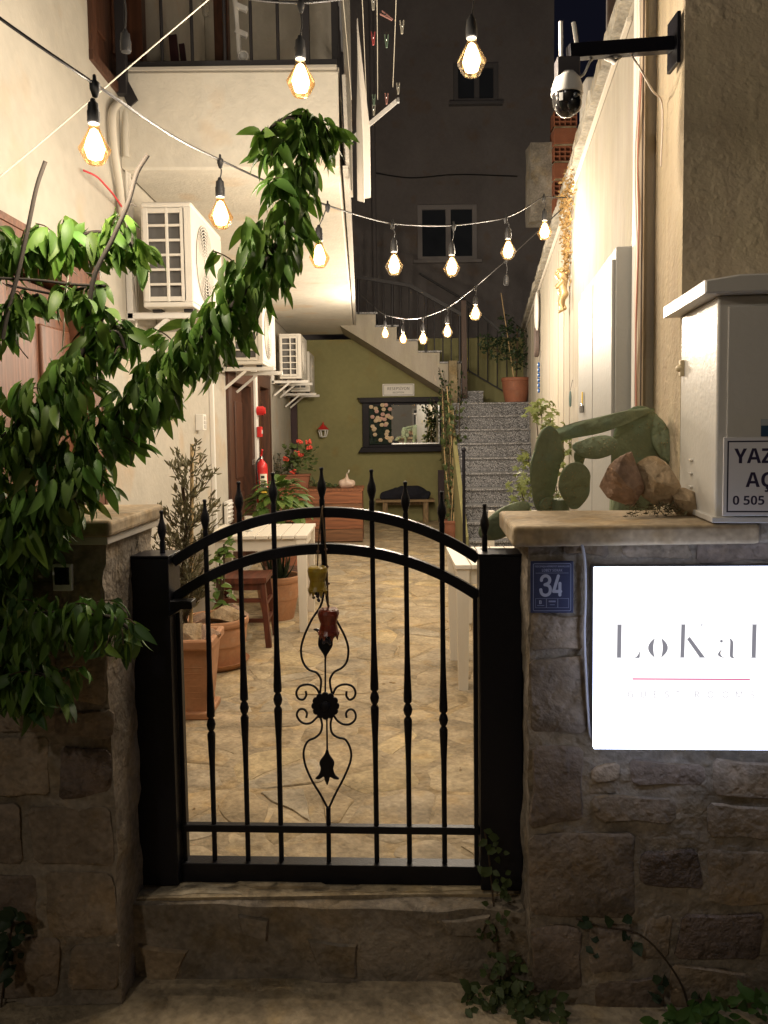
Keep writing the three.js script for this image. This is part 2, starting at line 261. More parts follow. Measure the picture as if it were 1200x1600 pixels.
// ---- flagged courtyard: irregular slabs in a wide cement bed
{
  const bed = shake(uvBox(new THREE.BoxGeometry(4.2, 0.22, 10.60, 40, 1, 90)), 0.004, 3).translate(0.35, FLOOR - 0.1122, -7.645);
  const floor = structure('courtyard_floor', bed, M.mortar, 'courtyard floor of irregular tan flagstones set in cement');
  const pts = []; seed = 4411;
  for (let d = 2.40; d < 12.1; d += 0.205) for (let x = -1.5; x < 1.95; x += 0.30) { const q = [x + rr(-0.15, 0.15) + (Math.round(d / 0.205) % 2) * 0.15, d + rr(-0.10, 0.10)]; if (rnd() < 0.80) pts.push(q); if (rnd() < 0.14) pts.push([q[0] + rr(-0.16, 0.16), q[1] + rr(-0.1, 0.1)]); }
  const tones = [[0.58, 0.475, 0.33], [0.55, 0.445, 0.305], [0.62, 0.505, 0.34], [0.51, 0.425, 0.31], [0.57, 0.45, 0.29], [0.53, 0.455, 0.345], [0.65, 0.52, 0.32]].map((c) => mat(c, 0.82, { map: T.stoneTone, bumpMap: T.stoneBump, bumpScale: 0.016 }));
  const stones = [];
  pts.forEach((p, i) => {
    if (p[1] < 2.34 || p[1] > 12 || p[0] < -1.42 || p[0] > 0.95 + 0.126 * p[1]) return;
    let poly = [[p[0] - 0.5, p[1] - 0.5], [p[0] + 0.5, p[1] - 0.5], [p[0] + 0.5, p[1] + 0.5], [p[0] - 0.5, p[1] + 0.5]];
    for (const q of pts) {
      const dx = q[0] - p[0], dy = q[1] - p[1]; if (q === p || dx * dx + dy * dy > 0.8) continue;
      const mx = (p[0] + q[0]) / 2, my = (p[1] + q[1]) / 2, side = (a) => (a[0] - mx) * dx + (a[1] - my) * dy, next = [];
      poly.forEach((a, k) => { const b = poly[(k + 1) % poly.length], sa = side(a), sb = side(b); if (sa <= 0) next.push(a); if (sa * sb < 0) { const t = sa / (sa - sb); next.push([mixN(a[0], b[0], t), mixN(a[1], b[1], t)]); } });
      poly = next; if (poly.length < 3) return;
    }
    poly = poly.map((a) => [clamp(a[0], -1.38, 0.93 + 0.126 * a[1]), Math.max(a[1], 2.36)]);
    { let ar = 0; poly.forEach((a, k) => { const b = poly[(k + 1) % poly.length]; ar += a[0] * b[1] - b[0] * a[1]; }); if (ar / 2 < 0.016) return; }
    poly = roughOutline(shrinkRound(poly, rr(0.006, 0.040)), 0.028, 0.011, i * 3.1);
    stones.push([p, poly, i]);
  });
  const rest = [];
  stones.sort((a, b) => a[0][1] - b[0][1] || a[0][0] - b[0][0]);
  stones.forEach(([p, poly, i], k) => {
    const g = slab(poly, 0.0075 + 0.003 * hash(i, 3, 5), 0.010, i * 1.7, 0.35).rotateX(-Math.PI / 2).translate(0, FLOOR - 0.0078, 0);
    g.rotateX(rr(-0.0018, 0.0018) / p[1]);
    if (k < 300) part(floor, 'flagstone', g, pick(tones)); else rest.push(g);
  });
  if (rest.length) { const o = part(floor, 'flagstones', rest, tones[0]); o.userData.kind = 'stuff'; }
}
// ---- the raised threshold under the gate, with a few stones showing in its rough face
{
  const g = shake(uvBox(new THREE.BoxGeometry(1.22, 0.236, 0.24, 60, 16, 14)), 0.010, 9, 6);
  const step = inFront(structure('threshold_step', g.translate(-0.178, 0.109, 0.012), M.wallMortar, 'rough rendered step below the iron gate'));
  const bits = [[[215, 1478], [292, 1486], [262, 1556], [238, 1560]], [[372, 1432], [420, 1436], [418, 1470], [376, 1462]], [[690, 1440], [768, 1432], [752, 1462], [700, 1462]], [[480, 1470], [560, 1478], [556, 1528], [500, 1530]]];
  bits.forEach((b, i) => part(step, 'stone', slab(roughOutline(b.map(([x, y]) => { const p = front(x, y, 0.14); return [p.x, p.y]; }).reverse(), 0.025, 0.006, i * 5), 0.016, 0.008, i).translate(0, 0, 0.126), i === 0 ? M.rockTan : M.wallMortar));
}
// ---- front walls of the street: rubble stone, much of it smeared with mortar
const stoneTones = [[0.34, 0.275, 0.22], [0.31, 0.25, 0.205], [0.38, 0.305, 0.235], [0.29, 0.23, 0.195]].map((c) => mat(c, 0.95, { map: T.stoneTone, bumpMap: T.rubbleBump, bumpScale: 0.018 }));
const darkStone = mat([0.20, 0.155, 0.14], 0.95, { map: T.stoneTone, bumpMap: T.rubbleBump, bumpScale: 0.03 });
function frontWall(x0, x1, z0, z1, top, label, stones) {
  const w = thing('stone_wall', label, 'wall'); inFront(w);
  const g = shake(uvBox(new THREE.BoxGeometry(x1 - x0, top, z1 - z0, Math.round((x1 - x0) / 0.02), Math.round(top / 0.02), 18)), 0.008, 9, 5).translate((x0 + x1) / 2, top / 2, (z0 + z1) / 2);
  part(w, 'wall_body', shake(g, 0.004, 34, 15), M.wallMortar);
  stones.forEach((r, i) => {
    const a = front(r[0], r[1], z1), b = front(r[2], r[3], z1), j = (k) => 0.012 * (hash(i, k, 9) - 0.5) * 2;
    const poly = [[a.x + j(1), b.y + j(2)], [b.x + j(3), b.y + j(4)], [b.x + j(5), a.y + j(6)], [a.x + j(7), a.y + j(8)]];
    part(w, 'stone', slab(roughOutline(shrinkRound(poly, 0.006), 0.03, 0.009, i * 4.3), 0.010, 0.008, i * 2.9, 0.6).translate(0, 0, z1 - 0.001), r[4] === 'd' ? darkStone : stoneTones[i % 4]);
  });
  return w;
}
const leftWallFront = frontWall(-2.3, -0.768, -0.12, 0.255, 1.355, 'rubble stone wall under the climbing vine beside the gate', [
  [0, 1112, 84, 1142], [88, 1106, 176, 1158], [-60, 1150, 84, 1246], [90, 1164, 178, 1244, 'd'], [42, 1252, 180, 1352], [-60, 1254, 38, 1350], [72, 1360, 186, 1462], [-60, 1360, 66, 1452], [104, 1470, 190, 1548], [-60, 1464, 98, 1560], [100, 1000, 170, 1098], [20, 1010, 94, 1100], [110, 900, 166, 992], [30, 900, 104, 1000]]);
const rightWallFront = frontWall(0.408, 2.4, -0.12, 0.205, 1.335, 'rubble stone wall carrying the lit name sign', [
  [830, 962, 918, 1012], [830, 1020, 912, 1150], [920, 1190, 972, 1226], [830, 1160, 908, 1290], [924, 1236, 1058, 1286], [830, 1300, 990, 1434], [1002, 1326, 1098, 1388, 'd'], [830, 1442, 910, 1552], [1000, 1424, 1050, 1500], [1056, 1424, 1190, 1500, 'd'], [1110, 1250, 1220, 1312], [980, 1190, 1104, 1230], [1112, 1184, 1240, 1244],
  [916, 1440, 992, 1520], [1104, 1326, 1220, 1416], [924, 1526, 1040, 1580], [1048, 1510, 1180, 1580], [880, 840, 960, 870], [970, 838, 1080, 878], [1090, 836, 1230, 876]]);
// caps
{
  const capGeo = (x0, x1, z0, z1, y0, y1, s) => { const g = uvBox(new RoundedBoxGeometry(x1 - x0, y1 - y0, z1 - z0, 2, 0.012)); return shake(g.translate((x0 + x1) / 2, (y0 + y1) / 2, (z0 + z1) / 2), 0.005, 9, s); };
  part(leftWallFront, 'coping_slab', capGeo(-2.3, -0.732, -0.16, 0.30, 1.372, 1.418, 3), M.cap);
  part(leftWallFront, 'edge_strip', box(1.56, 0.022, 0.43, -1.525, 1.360, 0.07, 0.003), mat([0.55, 0.51, 0.46], 0.6));
  part(rightWallFront, 'coping_slab', capGeo(0.362, 1.02, -0.17, 0.245, 1.330, 1.386, 8), M.cap);
  part(rightWallFront, 'coping_slab', capGeo(1.026, 2.4, -0.17, 0.225, 1.330, 1.392, 12), M.wallMortar);
}
// ---- passage walls
const wallAlong = (x, t, outline, holes) => { const s = shapeOf(outline); holes.forEach((h) => s.holes.push(new THREE.Path([[h[0], h[1]], [h[0], h[3]], [h[2], h[3]], [h[2], h[1]]].map((p) => new THREE.Vector2(...p))))); return uvBox(extrude(s, t)).rotateY(Math.PI / 2).translate(x - t, 0, 0); };
const DOORS = [[2.86, 3.84, 2.40], [7.14, 8.36, 2.20], [8.82, 9.64, 2.24]];
const leftHouse = thing('guest_house', 'cream plastered house with wooden doors along the passage', 'house');
{
  const holes = DOORS.map(([a, b, h]) => [a, FLOOR + 0.02, b, h]); holes.push([3.98, 3.47, 4.86, 5.3]);
  part(leftHouse, 'wall', wallAlong(LX, 0.22, [[2.30, 0], [12.3, 0], [12.3, 6.6], [2.30, 6.6]], holes), M.plaster);
  // the balcony slab over the passage
  const plan = shapeOf([[LX + 0.002, 4.38], [-0.215, 4.40], [-0.42, 12.05], [LX + 0.002, 12.05]]);
  const bal = part(leftHouse, 'balcony', uvBox(extrude(plan, 0.51, 0.012)).rotateX(-Math.PI / 2).translate(0, 3.05, 0), M.stucco);
  part(bal, 'kerb', [box(1.16, 0.02, 0.06, -0.80, 3.572, -4.41, 0.004), bar(V(-0.235, 3.572, -4.42), V(-0.43, 3.572, -12.0), 0.05, 0.02)], mat([0.45, 0.42, 0.37], 0.9));
  part(bal, 'edge_trim', [bar(V(-0.185, 3.06, -4.42), V(-0.395, 3.06, -12.0), 0.03, 0.02), bar(V(-0.18, 3.32, -4.42), V(-0.39, 3.32, -12.0), 0.02, 0.45)], mat([0.50, 0.47, 0.42], 0.85, { bumpMap: T.stuccoBump, bumpScale: 0.006 }));
  part(leftHouse, 'upper_wall', uvBox(new THREE.BoxGeometry(1.15, 3.0, 0.2)).translate(-0.80, 5.07, -6.7), M.plaster);
  // balcony railing: rails and each upright
  const rail = part(leftHouse, 'balcony_railing', [bar(V(-1.36, 3.605, -4.42), V(-0.22, 3.605, -4.42), 0.03), bar(V(-1.36, 4.5, -4.42), V(-0.22, 4.5, -4.42), 0.04), bar(V(-0.235, 3.605, -4.42), V(-0.43, 3.605, -11.9), 0.03), bar(V(-0.235, 4.5, -4.42), V(-0.43, 4.5, -11.9), 0.04)], M.darkIron);
  for (const px of [254, 301, 352, 393, 435]) { const x = at(px, 100, 4.42).x; part(rail, 'upright', rod(V(x, 3.59, -4.42), V(x, 4.5, -4.42), 0.009, 0.009, 8), M.darkIron); }
  part(rail, 'upright', box(0.038, 0.95, 0.038, at(479, 100, 4.42).x, 4.06, -4.42), M.darkIron);
  part(rail, 'corner_post', box(0.05, 1.6, 0.045, -1.345, 4.22, -4.34), M.darkIron);
  part(rail, 'bracket_plate', extrude(shapeOf([[-1.375, 3.50], [-1.32, 3.36], [-1.27, 3.40], [-1.33, 3.52]]), 0.012, 0.001).translate(0, 0, -4.36), M.darkIron);
  for (let i = 0; i < 22; i++) { const d = 4.6 + i * 0.33, x = -0.235 - (d - 4.42) * 0.026; part(rail, 'upright', box(i % 5 ? 0.016 : 0.036, 0.92, i % 5 ? 0.016 : 0.036, x, 4.05, -d), M.darkIron); }
}
// doors in the passage: frame, leaf, panels
DOORS.forEach(([a, b, h], i) => {
  const m = i ? M.darkWood : M.doorWood, y0 = FLOOR + 0.02, fw = i ? 0.11 : 0.10;
  const door = part(leftHouse, 'door', [box(0.05, h - y0 - 0.12, b - a - 0.16, LX - 0.10, (h + y0) / 2 - 0.06, -(a + b) / 2)], m, ['honey coloured wooden door behind the vine', 'dark brown wooden door with a wide frame', 'dark brown wooden door beside the fire extinguisher'][i]);
  part(door, 'frame', [box(0.20, h - y0, fw, LX - 0.075, (h + y0) / 2, -(a + fw / 2 - 0.03)), box(0.20, h - y0, fw, LX - 0.075, (h + y0) / 2, -(b - fw / 2 + 0.03)), box(0.20, fw + 0.02, b - a + 0.06, LX - 0.074, h - fw / 2 + 0.01, -(a + b) / 2)], m);
  part(door, 'moulding', [box(0.03, h - y0 + 0.04, 0.03, LX + 0.012, (h + y0) / 2, -(a - 0.055)), box(0.03, h - y0 + 0.04, 0.03, LX + 0.012, (h + y0) / 2, -(b + 0.055)), box(0.035, 0.03, b - a + 0.16, LX + 0.013, h + 0.035, -(a + b) / 2), box(0.025, 0.05, b - a + 0.04, LX + 0.014, h - 0.03, -(a + b) / 2)], m);
  for (const [p0, p1] of [[0.08, 0.42], [0.50, 0.92]]) { const yy0 = mixN(y0, h - 0.12, p0), yy1 = mixN(y0, h - 0.12, p1); for (const s of [0.27, 0.73]) part(door, 'panel', box(0.022, yy1 - yy0, (b - a) * 0.32, LX - 0.070, (yy0 + yy1) / 2, -mixN(a, b, s), 0.012), m); }
  part(door, 'handle', [box(0.012, 0.16, 0.035, LX - 0.07, 1.25, -(a + 0.13)), rod(V(LX - 0.03, 1.27, -(a + 0.13)), V(LX - 0.03, 1.27, -(a + 0.25)), 0.009)], M.chrome);
});
{ // the wooden door of the upper floor beside the balcony
  const d = part(leftHouse, 'upper_door', [box(0.04, 1.76, 0.66, LX - 0.08, 4.385, -4.42)], M.darkWood, 'dark brown wooden door on the upper floor');
  part(d, 'frame', [box(0.22, 1.88, 0.085, LX - 0.095, 4.405, -3.995), box(0.22, 1.88, 0.085, LX - 0.095, 4.405, -4.845), box(0.22, 0.05, 0.94, LX - 0.09, 3.455, -4.42)], M.darkWood);
  part(d, 'panel', box(0.02, 1.5, 0.2, LX - 0.055, 4.45, -4.58, 0.01), M.darkWood); part(d, 'panel', box(0.02, 1.5, 0.2, LX - 0.055, 4.45, -4.26, 0.01), M.darkWood);
}
// the wall opposite, with its coping of rough render and stained patches
const rightHouse = thing('passage_wall', 'tall cream wall with brushed render and a ragged coping', 'wall'); inRight(rightHouse);
part(rightHouse, 'wall', uvBox(extrude(shapeOf([[-0.02, 0], [9.3, 0], [9.3, 3.02], [0.25, 3.31], [0.25, 4.6], [-0.02, 4.6]]), 0.3)), M.streak);
{
  const cop = shake(uvBox(new THREE.BoxGeometry(9.1, 0.07, 0.36, 160, 2, 6)), 0.012, 14, 2).rotateZ(Math.atan2(-0.29, 9.05)).translate(4.78, 3.195, 0.13);
  part(rightHouse, 'coping', cop, mat([0.42, 0.40, 0.36], 0.95, { map: T.stoneTone, bumpMap: T.stoneBump, bumpScale: 0.02 }));
  part(rightHouse, 'drip_edge', box(9.05, 0.018, 0.02, 0, 0, 0, 0.002).rotateZ(Math.atan2(-0.29, 9.05)).translate(4.78, 3.10, -0.012), mat([0.55, 0.51, 0.44], 0.9));
  for (const s of [2.55, 2.95]) part(rightHouse, 'render_seam', box(0.02, 2.9, 0.012, s, 1.6, 0.0, 0.004), M.streak);
  for (let s = 3.4; s < 8.5; s += 0.9) part(rightHouse, 'render_seam', box(0.006, 2.85, 0.006, s, 1.6, -0.001, 0.002), M.streak);
}
// the house on the street corner: dark street face, lit return
const corner = thing('corner_house', 'rough plastered house corner rising behind the meter box', 'house');
{
  const g = uvBox(new THREE.BoxGeometry(2.6, 7, 0.5, 1, 1, 1)).translate(1.3, 3.5, 0.0);
  const a = part(corner, 'wall', g, M.sandPlaster); a.position.set(0.948, 0, -2.56); a.rotation.y = RTH - Math.PI / 2; a.geometry.translate(0, 0, -0.25);
}
// conduits in the angle between the corner house and the passage wall
{
  const c = thing('cable_trunking', 'white cable trunking and loose wires in the wall angle', 'trunking'); inRight(c);
  part(c, 'trunk', box(0.045, 4.2, 0.03, 0.03, 2.5, -0.016), M.whitePlastic); part(c, 'trunk', box(0.06, 4.2, 0.022, -0.035, 2.5, -0.020), mat([0.72, 0.62, 0.50], 0.6));
  const w = (pts, col) => part(c, 'wire', tube(pts.map((p) => V(...p)), 0.0035, 60, 5), mat(col, 0.6));
  w([[-0.075, 4.4, -0.03], [-0.070, 3.6, -0.04], [-0.085, 2.9, -0.035], [-0.070, 2.6, -0.045], [-0.085, 2.2, -0.035], [-0.068, 1.8, -0.04], [-0.08, 1.4, -0.035]], [0.72, 0.70, 0.66]);
  w([[-0.10, 2.9, -0.03], [-0.095, 2.6, -0.04], [-0.10, 2.35, -0.035], [-0.09, 2.0, -0.04], [-0.10, 1.5, -0.035]], [0.45, 0.20, 0.15]);
  w([[-0.09, 4.4, -0.02], [-0.09, 3.0, -0.022], [-0.092, 1.2, -0.022]], [0.10, 0.07, 0.05]);
}
// ---- the green wall that closes the passage, and the house beyond
solo('green_wall', uvBox(new THREE.BoxGeometry(3.6, 2.75, 0.2)).translate(0.42, FLOOR + 1.36, -12.18), M.green, 'olive green wall closing the passage behind the mirror', 'wall');
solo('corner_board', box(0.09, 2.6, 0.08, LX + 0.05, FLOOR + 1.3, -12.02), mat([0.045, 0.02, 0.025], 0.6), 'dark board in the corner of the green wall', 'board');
{
  const far = thing('far_house', 'unlit grey house with a white framed window beyond the stairs', 'house');
  part(far, 'wall', uvBox(new THREE.BoxGeometry(8.4, 13, 0.4)).translate(-0.80, 6.4, -16.2), M.farWall);
  const win = (x0, y0, x1, y1, frame, label) => {
    const a = at(x0, y0, 15.98), b = at(x1, y1, 15.98), cx = (a.x + b.x) / 2, cy = (a.y + b.y) / 2, w = b.x - a.x, h = a.y - b.y;
    const o = part(far, 'window', [box(0.09, h, 0.07, a.x + 0.045, cy, -15.98), box(0.09, h, 0.07, b.x - 0.045, cy, -15.98), box(w - 0.18, 0.09, 0.07, cx, a.y - 0.045, -15.98), box(w - 0.18, 0.07, 0.07, cx, b.y + 0.035, -15.98), box(0.10, h - 0.16, 0.06, cx + 0.02, cy, -15.98)], frame, label);
    part(o, 'pane', box(w / 2 - 0.1, h - 0.14, 0.012, cx - w / 4 + 0.02, cy, -16.0, 0.001), M.glassDark); part(o, 'pane', box(w / 2 - 0.13, h - 0.14, 0.012, cx + w / 4, cy, -15.995, 0.001), M.glassDark);
    part(o, 'sill', box(w + 0.18, 0.06, 0.14, cx, b.y - 0.03, -15.95), frame);
  };
  { const q = at(600, 300, 15.9); part(far, 'downpipe', rod(V(q.x - 0.2, 0, -15.93), V(q.x - 0.2, 12, -15.93), 0.05, 0.05, 10), mat([0.30, 0.27, 0.26], 0.7)); part(far, 'wall_cable', tube([V(q.x - 0.2, 6.6, -15.95), V(q.x + 0.5, 6.5, -15.97), V(q.x + 1.4, 6.55, -15.97), V(q.x + 2.6, 6.5, -15.96)], 0.012, 20, 5), M.cable); }
  win(652, 321, 745, 406, mat([0.52, 0.48, 0.46], 0.7), 'white framed sliding window'); win(708, 100, 778, 160, mat([0.20, 0.19, 0.19], 0.8), 'small dark upper window');
}
// ---- granite stairs: one flight back, then one to the side above the green wall
{
  const st = thing('stone_stairs', 'grey granite stairs climbing beside the green wall', 'stairs');
  const r = 0.173, t = 0.222, d0 = 8.66, xr = (d) => 0.967 + 0.126 * (d - 3) - 0.004, xl = 0.92;
  for (let k = 1; k <= 10; k++) {
    const d = d0 + (k - 1) * t, depth = k === 10 ? 1.38 : t + 0.05, w = xr(d + 0.1) - xl, x = xl + w / 2;
    const s = part(st, 'step', box(w, r - 0.028, depth, x, FLOOR + (k - 1) * r + (r - 0.028) / 2, -(d + depth / 2), 0.001), M.granite);
    part(s, 'tread', box(w, 0.026, depth + 0.015, x, FLOOR + k * r - 0.0135, -(d + depth / 2 - 0.012), 0.004), M.graniteEdge);
  }
  for (const [k, w] of [[11, 0.46], [12, 0.24]]) { const s = part(st, 'step', box(w, r - 0.028, 0.9, xl + w / 2, FLOOR + (k - 1) * r + (r - 0.028) / 2, -11.5, 0.001), M.granite); part(s, 'tread', box(w + 0.01, 0.026, 0.92, xl + w / 2, FLOOR + k * r - 0.0135, -11.5, 0.004), M.graniteEdge); }
  part(st, 'cheek', uvBox(extrude(shapeOf([[8.7, 0.2], [12, 0.2], [12, 2.2], [10.7, 1.98], [8.7, 0.45]]), 0.05)).rotateY(Math.PI / 2).translate(0.868, 0, 0), M.green);
  const P = (px, py) => { const p = at(px, py, 11.0); return [p.x, p.y]; };
  const prof = [[720, 568], [687, 568], [687, 551], [653, 551], [653, 533], [620, 533], [620, 511], [587, 511], [587, 491], [530, 491], [530, 508], [713, 622], [720, 622]].map(([a, b]) => P(a, b));
  const fl = part(st, 'upper_flight', uvBox(extrude(shapeOf(prof.slice().reverse()), 1.04)).translate(0, 0, -12.05), M.streak);
  [[687, 720, 568], [653, 687, 551], [620, 653, 533], [587, 620, 511], [545, 587, 491]].forEach(([a, b, y]) => { const p = P(a, y), q = P(b, y); part(fl, 'tread', box(q[0] - p[0] + 0.03, 0.026, 1.07, (p[0] + q[0]) / 2 + 0.012, p[1] + 0.0135, -11.525, 0.004), M.graniteEdge); });
  part(st, 'pillar', uvBox(new THREE.BoxGeometry(0.11, 2.3, 0.14)).translate(0.95, FLOOR + 1.15, -10.90), mat([0.30, 0.25, 0.16], 0.9, { map: T.stoneTone }));
  // railings
  const ra = part(st, 'railing', [bar(at(640, 446, 11.0), at(724, 493, 11.0), 0.05, 0.04), bar(at(552, 432, 11.0), at(640, 446, 11.0), 0.045, 0.03)], M.darkIron);
  for (let i = 0; i < 13; i++) { const px = 560 + i * 13.2, top = px < 640 ? 432 + (px - 552) * 0.16 : 446 + (px - 640) * 0.56, bot = [491, 511, 533, 551, 568][clamp(Math.floor((px - 554) / 33), 0, 4)]; part(ra, 'upright', rod(at(px, top, 11.0), at(px, bot, 11.0), i % 4 ? 0.009 : 0.018, i % 4 ? 0.009 : 0.018, 8), M.darkIron); }
  part(ra, 'newel_post', [bar(at(724, 470, 11.0), at(726, 622, 11.0), 0.07)], mat([0.075, 0.05, 0.04], 0.7));
  const rb = part(st, 'railing', [bar(at(655, 427, 12.0), at(724, 468, 12.0), 0.03, 0.03), bar(at(724, 468, 12.0), at(800, 532, 11.95), 0.045, 0.04), bar(at(722, 573, 11.95), at(796, 617, 11.95), 0.02, 0.02)], M.darkIron);
  for (let i = 0; i < 6; i++) { const px = 732 + i * 15; part(rb, 'upright', rod(at(px, 474 + (px - 724) * 0.82, 11.95), at(px, 578 + (px - 732) * 0.6, 11.95), 0.009, 0.009, 8), M.darkIron); }
}
// ---- stack of hollow bricks and the roofs glimpsed over the passage wall
{
  const b = thing('brick_pier', 'pier of hollow clay bricks above the passage wall', 'pier');
  const D = 9.6, p0 = at(864, 300, D), p1 = at(897, 185, D), w = 0.27, x = (p0.x + p1.x) / 2;
  for (let k = 0; k < 6; k++) {
    const y = p0.y - 0.18 + k * 0.195, holed = k % 2 === 1;
    if (!holed) part(b, 'brick', shake(box(w, 0.175, 0.24, x, y, -D, 0.006), 0.003, 20, k), M.brick);
    else {
      const gs = []; for (let i = 0; i <= 4; i++) gs.push(box(0.014, 0.17, 0.2, x - w / 2 + 0.007 + i * (w - 0.014) / 4, y, -D, 0.002)); for (let j = 0; j <= 3; j++) gs.push(box(w, 0.013, 0.198, x, y - 0.0785 + j * 0.0523, -D, 0.002));
      gs.push(box(w, 0.17, 0.02, x, y, -D - 0.09, 0.002)); part(b, 'brick', gs, M.brick);
    }
    part(b, 'mortar_joint', shake(box(w - 0.02, 0.022, 0.22, x, y + 0.098, -D, 0.004), 0.004, 30, k), M.mortar);
  }
  part(b, 'rendered_side', shake(uvBox(new THREE.BoxGeometry(0.30, 0.9, 0.3, 8, 12, 4)), 0.01, 8).translate(x - 0.24, p0.y + 0.12, -D - 0.15), mat([0.42, 0.39, 0.35], 0.95, { map: T.stoneTone }));
  const n = thing('neighbour_house', 'dim pale house wall showing above the coping', 'house');
  const q = at(948, 20, 6.2); part(n, 'wall', uvBox(new THREE.BoxGeometry(0.5, 3.2, 0.4)).translate(q.x + 0.30, q.y + 0.75, -6.2), mat([0.50, 0.46, 0.44], 0.9, { map: T.plasterTone }));
  part(n, 'downpipe', rod(V(q.x - 0.0, 3.25, -6.0), V(q.x - 0.0, 6, -6.0), 0.05, 0.05, 10), mat([0.16, 0.11, 0.09], 0.9, { map: T.stoneTone }));
  const u = at(924, 165, 6.0); solo('roof_box', box(0.13, 0.34, 0.2, u.x, u.y, -6.0, 0.02), M.acWhite, 'plain white casing standing behind the coping', 'casing');
}

// ================================================================ the gate
const zpt = (x, y) => { const p = front(420 + x / 4, 850 + y / 4, 0); return V(p.x, p.y, 0); };   // the ornament, read off an enlargement
const iron = M.iron;
function finial(parent, x, base, tip, name = 'finial') {
  const h = tip - base;
  return part(parent, name, lathe([[0.0085, 0], [0.0085, h - 0.098], [0.0065, h - 0.094], [0.0095, h - 0.084], [0.0142, h - 0.066], [0.0128, h - 0.050], [0.0078, h - 0.036], [0.0052, h - 0.022], [0.0048, h - 0.012], [0.0066, h - 0.006], [0.0058, h - 0.001], [0.0005, h]], 12).translate(x, base, 0), iron);
}
{
  const topY = front(235, 867, 0).y;
  const post = (x0, x1, tipPx, tipPy, label) => {
    const a = front(x0, 1100).x, b = front(x1, 1100).x, g = thing('gate_post', label, 'post', 'iron gate posts'); inFront(g);
    part(g, 'tube', [box(b - a, topY - 0.245, 0.115, (a + b) / 2, (topY + 0.245) / 2, 0, 0.004)], iron);
    part(g, 'cap_plate', box(b - a + 0.006, 0.006, 0.121, (a + b) / 2, topY + 0.003, 0, 0.002), iron);
    const f = front(tipPx, tipPy); finial(g, f.x, topY, f.y);
    return [a, b];
  };
  const [, xl] = post(212, 279, 252, 797, 'black steel gate post with a spear finial beside the vine wall');
  const [xr] = post(748, 813, 757, 787, 'black steel gate post with a spear finial beside the number plate');
  const gate = thing('iron_gate', 'black wrought iron gate with arched top rails and a scrollwork centre', 'gate'); inFront(gate);
  const arch = (l, c, r, name, th) => {                    // a flat bar bent to the circle through three points
    const A = front(...l), B = front(...c), C = front(...r);
    const d = 2 * (A.x * (B.y - C.y) + B.x * (C.y - A.y) + C.x * (A.y - B.y)), q = (p) => p.x * p.x + p.y * p.y;
    const ux = (q(A) * (B.y - C.y) + q(B) * (C.y - A.y) + q(C) * (A.y - B.y)) / d, uy = (q(A) * (C.x - B.x) + q(B) * (A.x - C.x) + q(C) * (B.x - A.x)) / d, R = Math.hypot(A.x - ux, A.y - uy);
    const a0 = Math.acos((xl - ux) / R), a1 = Math.acos((xr - ux) / R), s = new THREE.Shape(); s.absarc(ux, uy, R + th / 2, a0, a1, true); s.absarc(ux, uy, R - th / 2, a1, a0, false);
    part(gate, name, extrude(s, 0.030, 0.002, 40).translate(0, 0, -0.015), iron);
    return (x) => uy + Math.sqrt(R * R - (x - ux) ** 2);
  };
  const upper = arch([272, 878], [505, 800], [743, 870], 'arched_rail', 0.031), lower = arch([275, 932], [505, 857], [743, 928], 'arched_rail', 0.031);
  const y0 = front(500, 1375).y, y1 = front(500, 1345).y, ym = front(500, 1294).y;
  part(gate, 'bottom_rail', box(xr - xl + 0.02, y1 - y0, 0.05, (xl + xr) / 2, (y0 + y1) / 2, 0), iron);
  part(gate, 'lower_rail', box(xr - xl, 0.024, 0.024, (xl + xr) / 2, ym, 0), iron);
  part(gate, 'stile', box(0.014, lower(xl + 0.01) - y0, 0.03, xl + 0.009, (lower(xl + 0.01) + y0) / 2, -0.004), iron);
  part(gate, 'stile', box(0.014, lower(xr - 0.01) - y0, 0.03, xr - 0.009, (lower(xr - 0.01) + y0) / 2, -0.004), iron);
  const bars = [[326, 780, 318], [379, 752, 371], [432, 738, 424], [584, 733, 580], [636, 752, 631], [692, 767, 687]];
  for (const [px, tip] of bars) {
    const x = front(px, 1000).x, ty = front(px - 8, tip).y, k = ty - 0.708, h = ty - y1;   // k: height of the knuckle
    const e = k - y1;
    const b = part(gate, 'baluster', lathe([[0.0080, 0], [0.0082, e - 0.20], [0.0092, e - 0.13], [0.0125, e - 0.050], [0.0130, e - 0.032], [0.0105, e - 0.026], [0.0070, e - 0.021], [0.0115, e - 0.013], [0.0146, e], [0.0115, e + 0.013], [0.0070, e + 0.021], [0.0128, e + 0.026], [0.0130, e + 0.040], [0.0110, e + 0.09], [0.0085, e + 0.17], [0.0076, e + 0.30], [0.0080, h - 0.105]], 12).translate(x, y1, 0), iron);
    finial(b, x, ty - 0.11, ty);
  }
  { // centre
    const ct = front(502, 730), xc = zpt(352, 300).x, xb = front(513, 1290).x, split = zpt(345, 300);
    const stem = part(gate, 'centre_bar', rod(V(xc, split.y, 0), V(ct.x, ct.y - 0.105, 0), 0.0082, 0.0082, 10), iron); finial(stem, ct.x, ct.y - 0.11, ct.y);
    const foot = zpt(372, 1645); part(gate, 'centre_bar', rod(V(xb, y1, 0), V(foot.x, foot.y, 0), 0.0075, 0.0075, 10), iron);
    const wire = (pts) => part(gate, 'scroll', tube(pts.map((p) => zpt(...p)), 0.0036, pts.length * 6, 7), iron);
    wire([[346, 290], [325, 385], [270, 470], [220, 580], [201, 660], [215, 740], [250, 785], [300, 805], [325, 845], [325, 890], [320, 935]]);
    wire([[356, 290], [372, 385], [430, 490], [480, 590], [497, 660], [485, 740], [455, 775], [410, 800], [383, 845], [385, 890], [395, 935]]);
